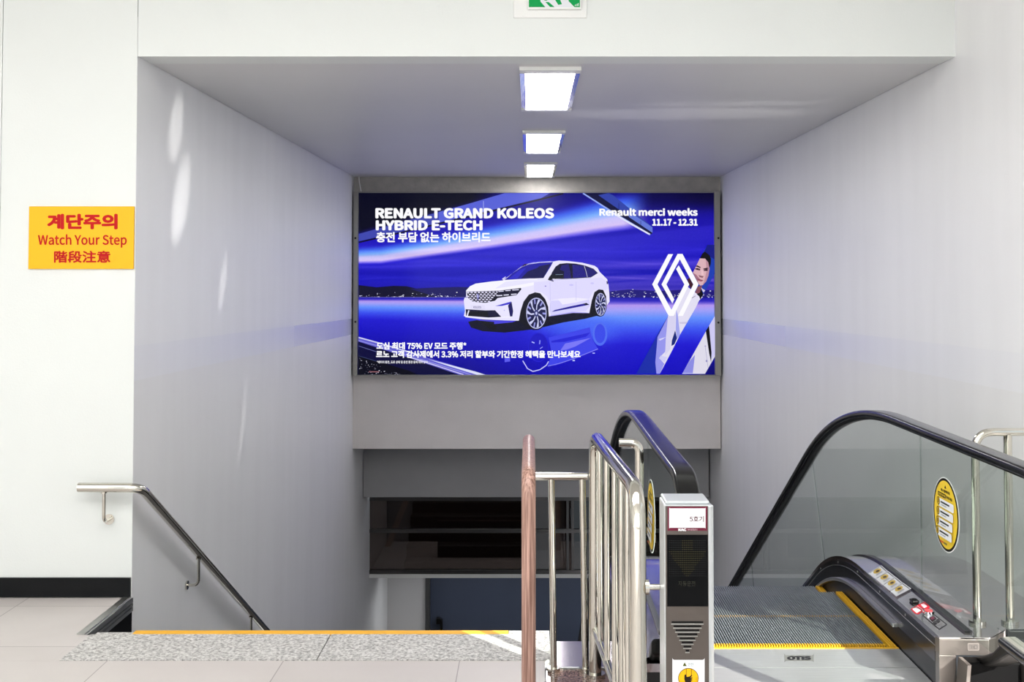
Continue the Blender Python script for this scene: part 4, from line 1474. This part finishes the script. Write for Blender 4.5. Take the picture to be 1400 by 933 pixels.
# steps
SX0, SX1 = mx(-1, 1.578), 1.578
PITCH = 0.0113
ysteps = [(4.950, 5.404, 0.0), (5.406, 5.820, -0.003), (5.824, 6.23, -0.085), (6.234, 6.64, -0.27), (6.644, 7.05, -0.49), (7.054, 7.46, -0.72)]
for i, (y0, y1, z) in enumerate(ysteps):
    stp = MB().box(SX0, SX1, y0, y1, z - 0.25 if i < 4 else z - 0.3, z - 0.011).build('step', M_GROOVE, ESC)
    rb = MB()
    n = int((SX1 - SX0 - 0.07) / PITCH)
    for k in range(n):
        x = SX0 + 0.035 + (k + 0.5) * PITCH
        rb.box(x - 0.0027, x + 0.0027, y0 + 0.053 if i == 0 else y0 + 0.012, y1, z - 0.0112, z)
    rb.build('cleats', M_STEP, stp)
    yb_ = MB()
    for k in range(n):
        x = SX0 + 0.035 + (k + 0.5) * PITCH
        yb_.box(x - 0.003, x + 0.003, y0 + (0.026 if i == 0 else 0.001), y0 + (0.052 if i == 0 else 0.0115), z - 0.0112, z + 0.0004)
    for xa in (SX0, SX1 - 0.030):
        for k in range(3):
            yb_.box(xa + k * 0.011, xa + k * 0.011 + 0.008, y0 + 0.004, y1 - 0.004, z - 0.0112, z + 0.003)
    yb_.build('demarcation_lines', M_YSTEP, stp)
comb = MB().box(SX0, SX1 + 0.004, 4.933, 4.947, -0.04, 0.002)
for k in range(int((SX1 - SX0 - 0.07) / PITCH)):
    x = SX0 + 0.035 + (k + 1.0) * PITCH
    comb.box(x - 0.002, x + 0.002, 4.947, 4.966, -0.010, -0.001)
comb.build('comb_plate', M_YSTEP, ESC)
lp = MB().box(SX0, SX1 + 0.004, 4.700, 4.9325, -0.06, 0.0).box(SX0, SX1 + 0.004, 4.15, 4.696, -0.06, 0.0).box(SX0, SX1 + 0.004, 3.905, 4.146, -0.06, 0.0)
land = lp.build('landing_plate', M_PLATE, ESC)


def lg(px, py, L=0.0):
    x, y = G(px, py, 0.0)
    return (x, y, 0.0006 + L)


o_ = FL(lg, 0.0003)
o_.rrect(1072.5, 904.2, 1112.5, 896.6, 3.0, (112, 112, 110), 0.8)
o_.text('OTIS', 1076, 903.2, 1109, 897.8, (30, 30, 32), 0.03)
o_.build('maker_plate', M_INK, land)

# ------------------------------------------------------------------ escalator indicator post
IP = thing('indicator_post', 'grey metal escalator indicator post with dark display beside the escalator entrance', 'indicator post', (0.46, 3.37, 0))
YI = 3.30
ix0, ix1 = 0.388, PY(976.5, 760, YI)[0]
iz1 = PY(930, 690, YI)[1]
caseo = MB()
caseo.prism([(ix0, YI + 0.135), (ix0, YI + 0.012), (ix0 + 0.008, YI), (ix1 - 0.008, YI), (ix1, YI + 0.012), (ix1 - 0.004, YI + 0.05), (ix1 - 0.016, YI + 0.135)], 'z', 0.012, iz1 - 0.004)
caseo.build('case', M_SILVER, IP, 0.004, 3)
MB().box(ix0 + 0.004, ix1 - 0.010, YI + 0.02, YI + 0.135, iz1 - 0.004, iz1 + 0.006).build('top_cap', M_SILVER, IP, 0.004)
MB().box(ix0 - 0.01, ix1 + 0.01, YI - 0.01, YI + 0.15, 0.0, 0.012).build('base_plate', M_SILVER, IP, 0.003)


def ip(px, py, L=0.0):
    x, z = PY(px, py, YI)
    return (x, YI - 0.0045 - L, z)


fx0_, fz1_ = PY(909.5, 692, YI)
fx1_, fz0_ = PY(970, 1100, YI)
MB().box(fx0_, fx1_, YI - 0.004, YI - 0.0002, 0.06, fz1_).build('face_plate', M_TAUPE, IP, 0.0015)
a, b = PY(911.5, 731, YI), PY(968, 829, YI)
scr = MB().box(a[0], b[0], YI - 0.0055, YI - 0.004, b[1], a[1]).build('display', M_SCREEN, IP, 0.001)
dd = FL(lambda u, v, L: (ip(u, v)[0], YI - 0.0060 - L, ip(u, v)[2]), 0.0)
for j in range(17):
    for i in range(20):
        u, v = 915 + i * 2.55, 739 + j * 3.0
        cx_ = abs(u - 939.5)
        inside = (j < 9 and cx_ < 8.5) or (j >= 5 and cx_ < 26 - (j - 5) * 2.15 and j <= 17)
        if j >= 5 and j < 9 and not cx_ < 26 - (j - 5) * 2.15:
            inside = cx_ < 8.5
        dd.rect(u - 0.65, v + 0.65, u + 0.65, v - 0.65, (54, 50, 24) if inside else (17, 18, 18))
dd.text('자동운전', 927, 801, 950, 794, (44, 44, 34), 0.0)
dd.build('led_arrow', M_INK, scr)
tg = FL(ip, 0.00025)
tg.rrect(912.5, 725.5, 966.5, 692.8, 1.5, (106, 26, 52))
tg.rrect(914.6, 721.5, 964.2, 695.0, 1.5, (240, 240, 246))
tg.text('5호기', 942.5, 713.5, 962.0, 705.5, (84, 40, 40), 0.006)
tg.text('KAC', 927, 726.0, 938, 722.2, (244, 240, 242), 0.03)
tg.text('한국공항공사', 939.5, 725.3, 953, 722.6, (226, 196, 204), 0.0)
tg.build('unit_label', M_INK, IP)
sp = MB()
for i in range(8):
    w_ = 21.6 - i * 2.75
    y_ = 850.5 + i * 5.55
    p0, p1 = ip(939.5 - w_, y_ + 1.2), ip(939.5 + w_, y_ - 1.2)
    sp.box(p0[0], p1[0], YI - 0.0052, YI - 0.0040, p0[2], p1[2])
sp.build('speaker_slots', M_DARK, IP)
sp = MB()
for i in range(8):
    w_ = 22.2 - i * 2.75
    y_ = 853.0 + i * 5.55
    p0, p1 = ip(939.5 - w_, y_ + 0.7), ip(939.5 + w_, y_ - 0.7)
    sp.box(p0[0], p1[0], YI - 0.0056, YI - 0.0040, p0[2], p1[2])
sp.build('slot_lips', M_ALU, IP)
ws = FL(ip, 0.00025)
ws.rrect(919, 985, 963, 902, 3.0, (240, 242, 244))
ws.poly([(933, 910.5), (938.5, 910.5), (935.8, 905.2)], (80, 84, 30))
ws.text('안전', 940.5, 910.5, 947.5, 906, (110, 130, 140), 0.0)
ws.ell(940.8, 927, 14.0, 14.0, (90, 40, 14))
ws.ell(940.8, 927, 13.2, 13.2, (250, 190, 20))
ws.line([(937.8, 914), (937.8, 924)], 0.7, (90, 40, 14))
ws.line([(944.8, 914), (944.8, 924)], 0.7, (90, 40, 14))
ws.poly([(935.5, 922), (937.5, 921.5), (938.5, 925), (942, 924.5), (945.5, 922), (946, 923), (943.5, 926), (946.3, 925.6), (946.3, 926.6), (943.8, 928), (946.2, 928.6), (945.8, 929.8), (943.6, 930), (945, 931.6), (944, 932.5), (940, 933.5), (936.5, 932), (935.2, 928)], (40, 30, 20))
ws.text('손 조심', 950.5, 931, 953, 925, (120, 60, 20), 0.0)
ws.rect(926, 962, 956, 958, (90, 94, 98))
ws.build('hand_warning_sticker', M_INK, IP)
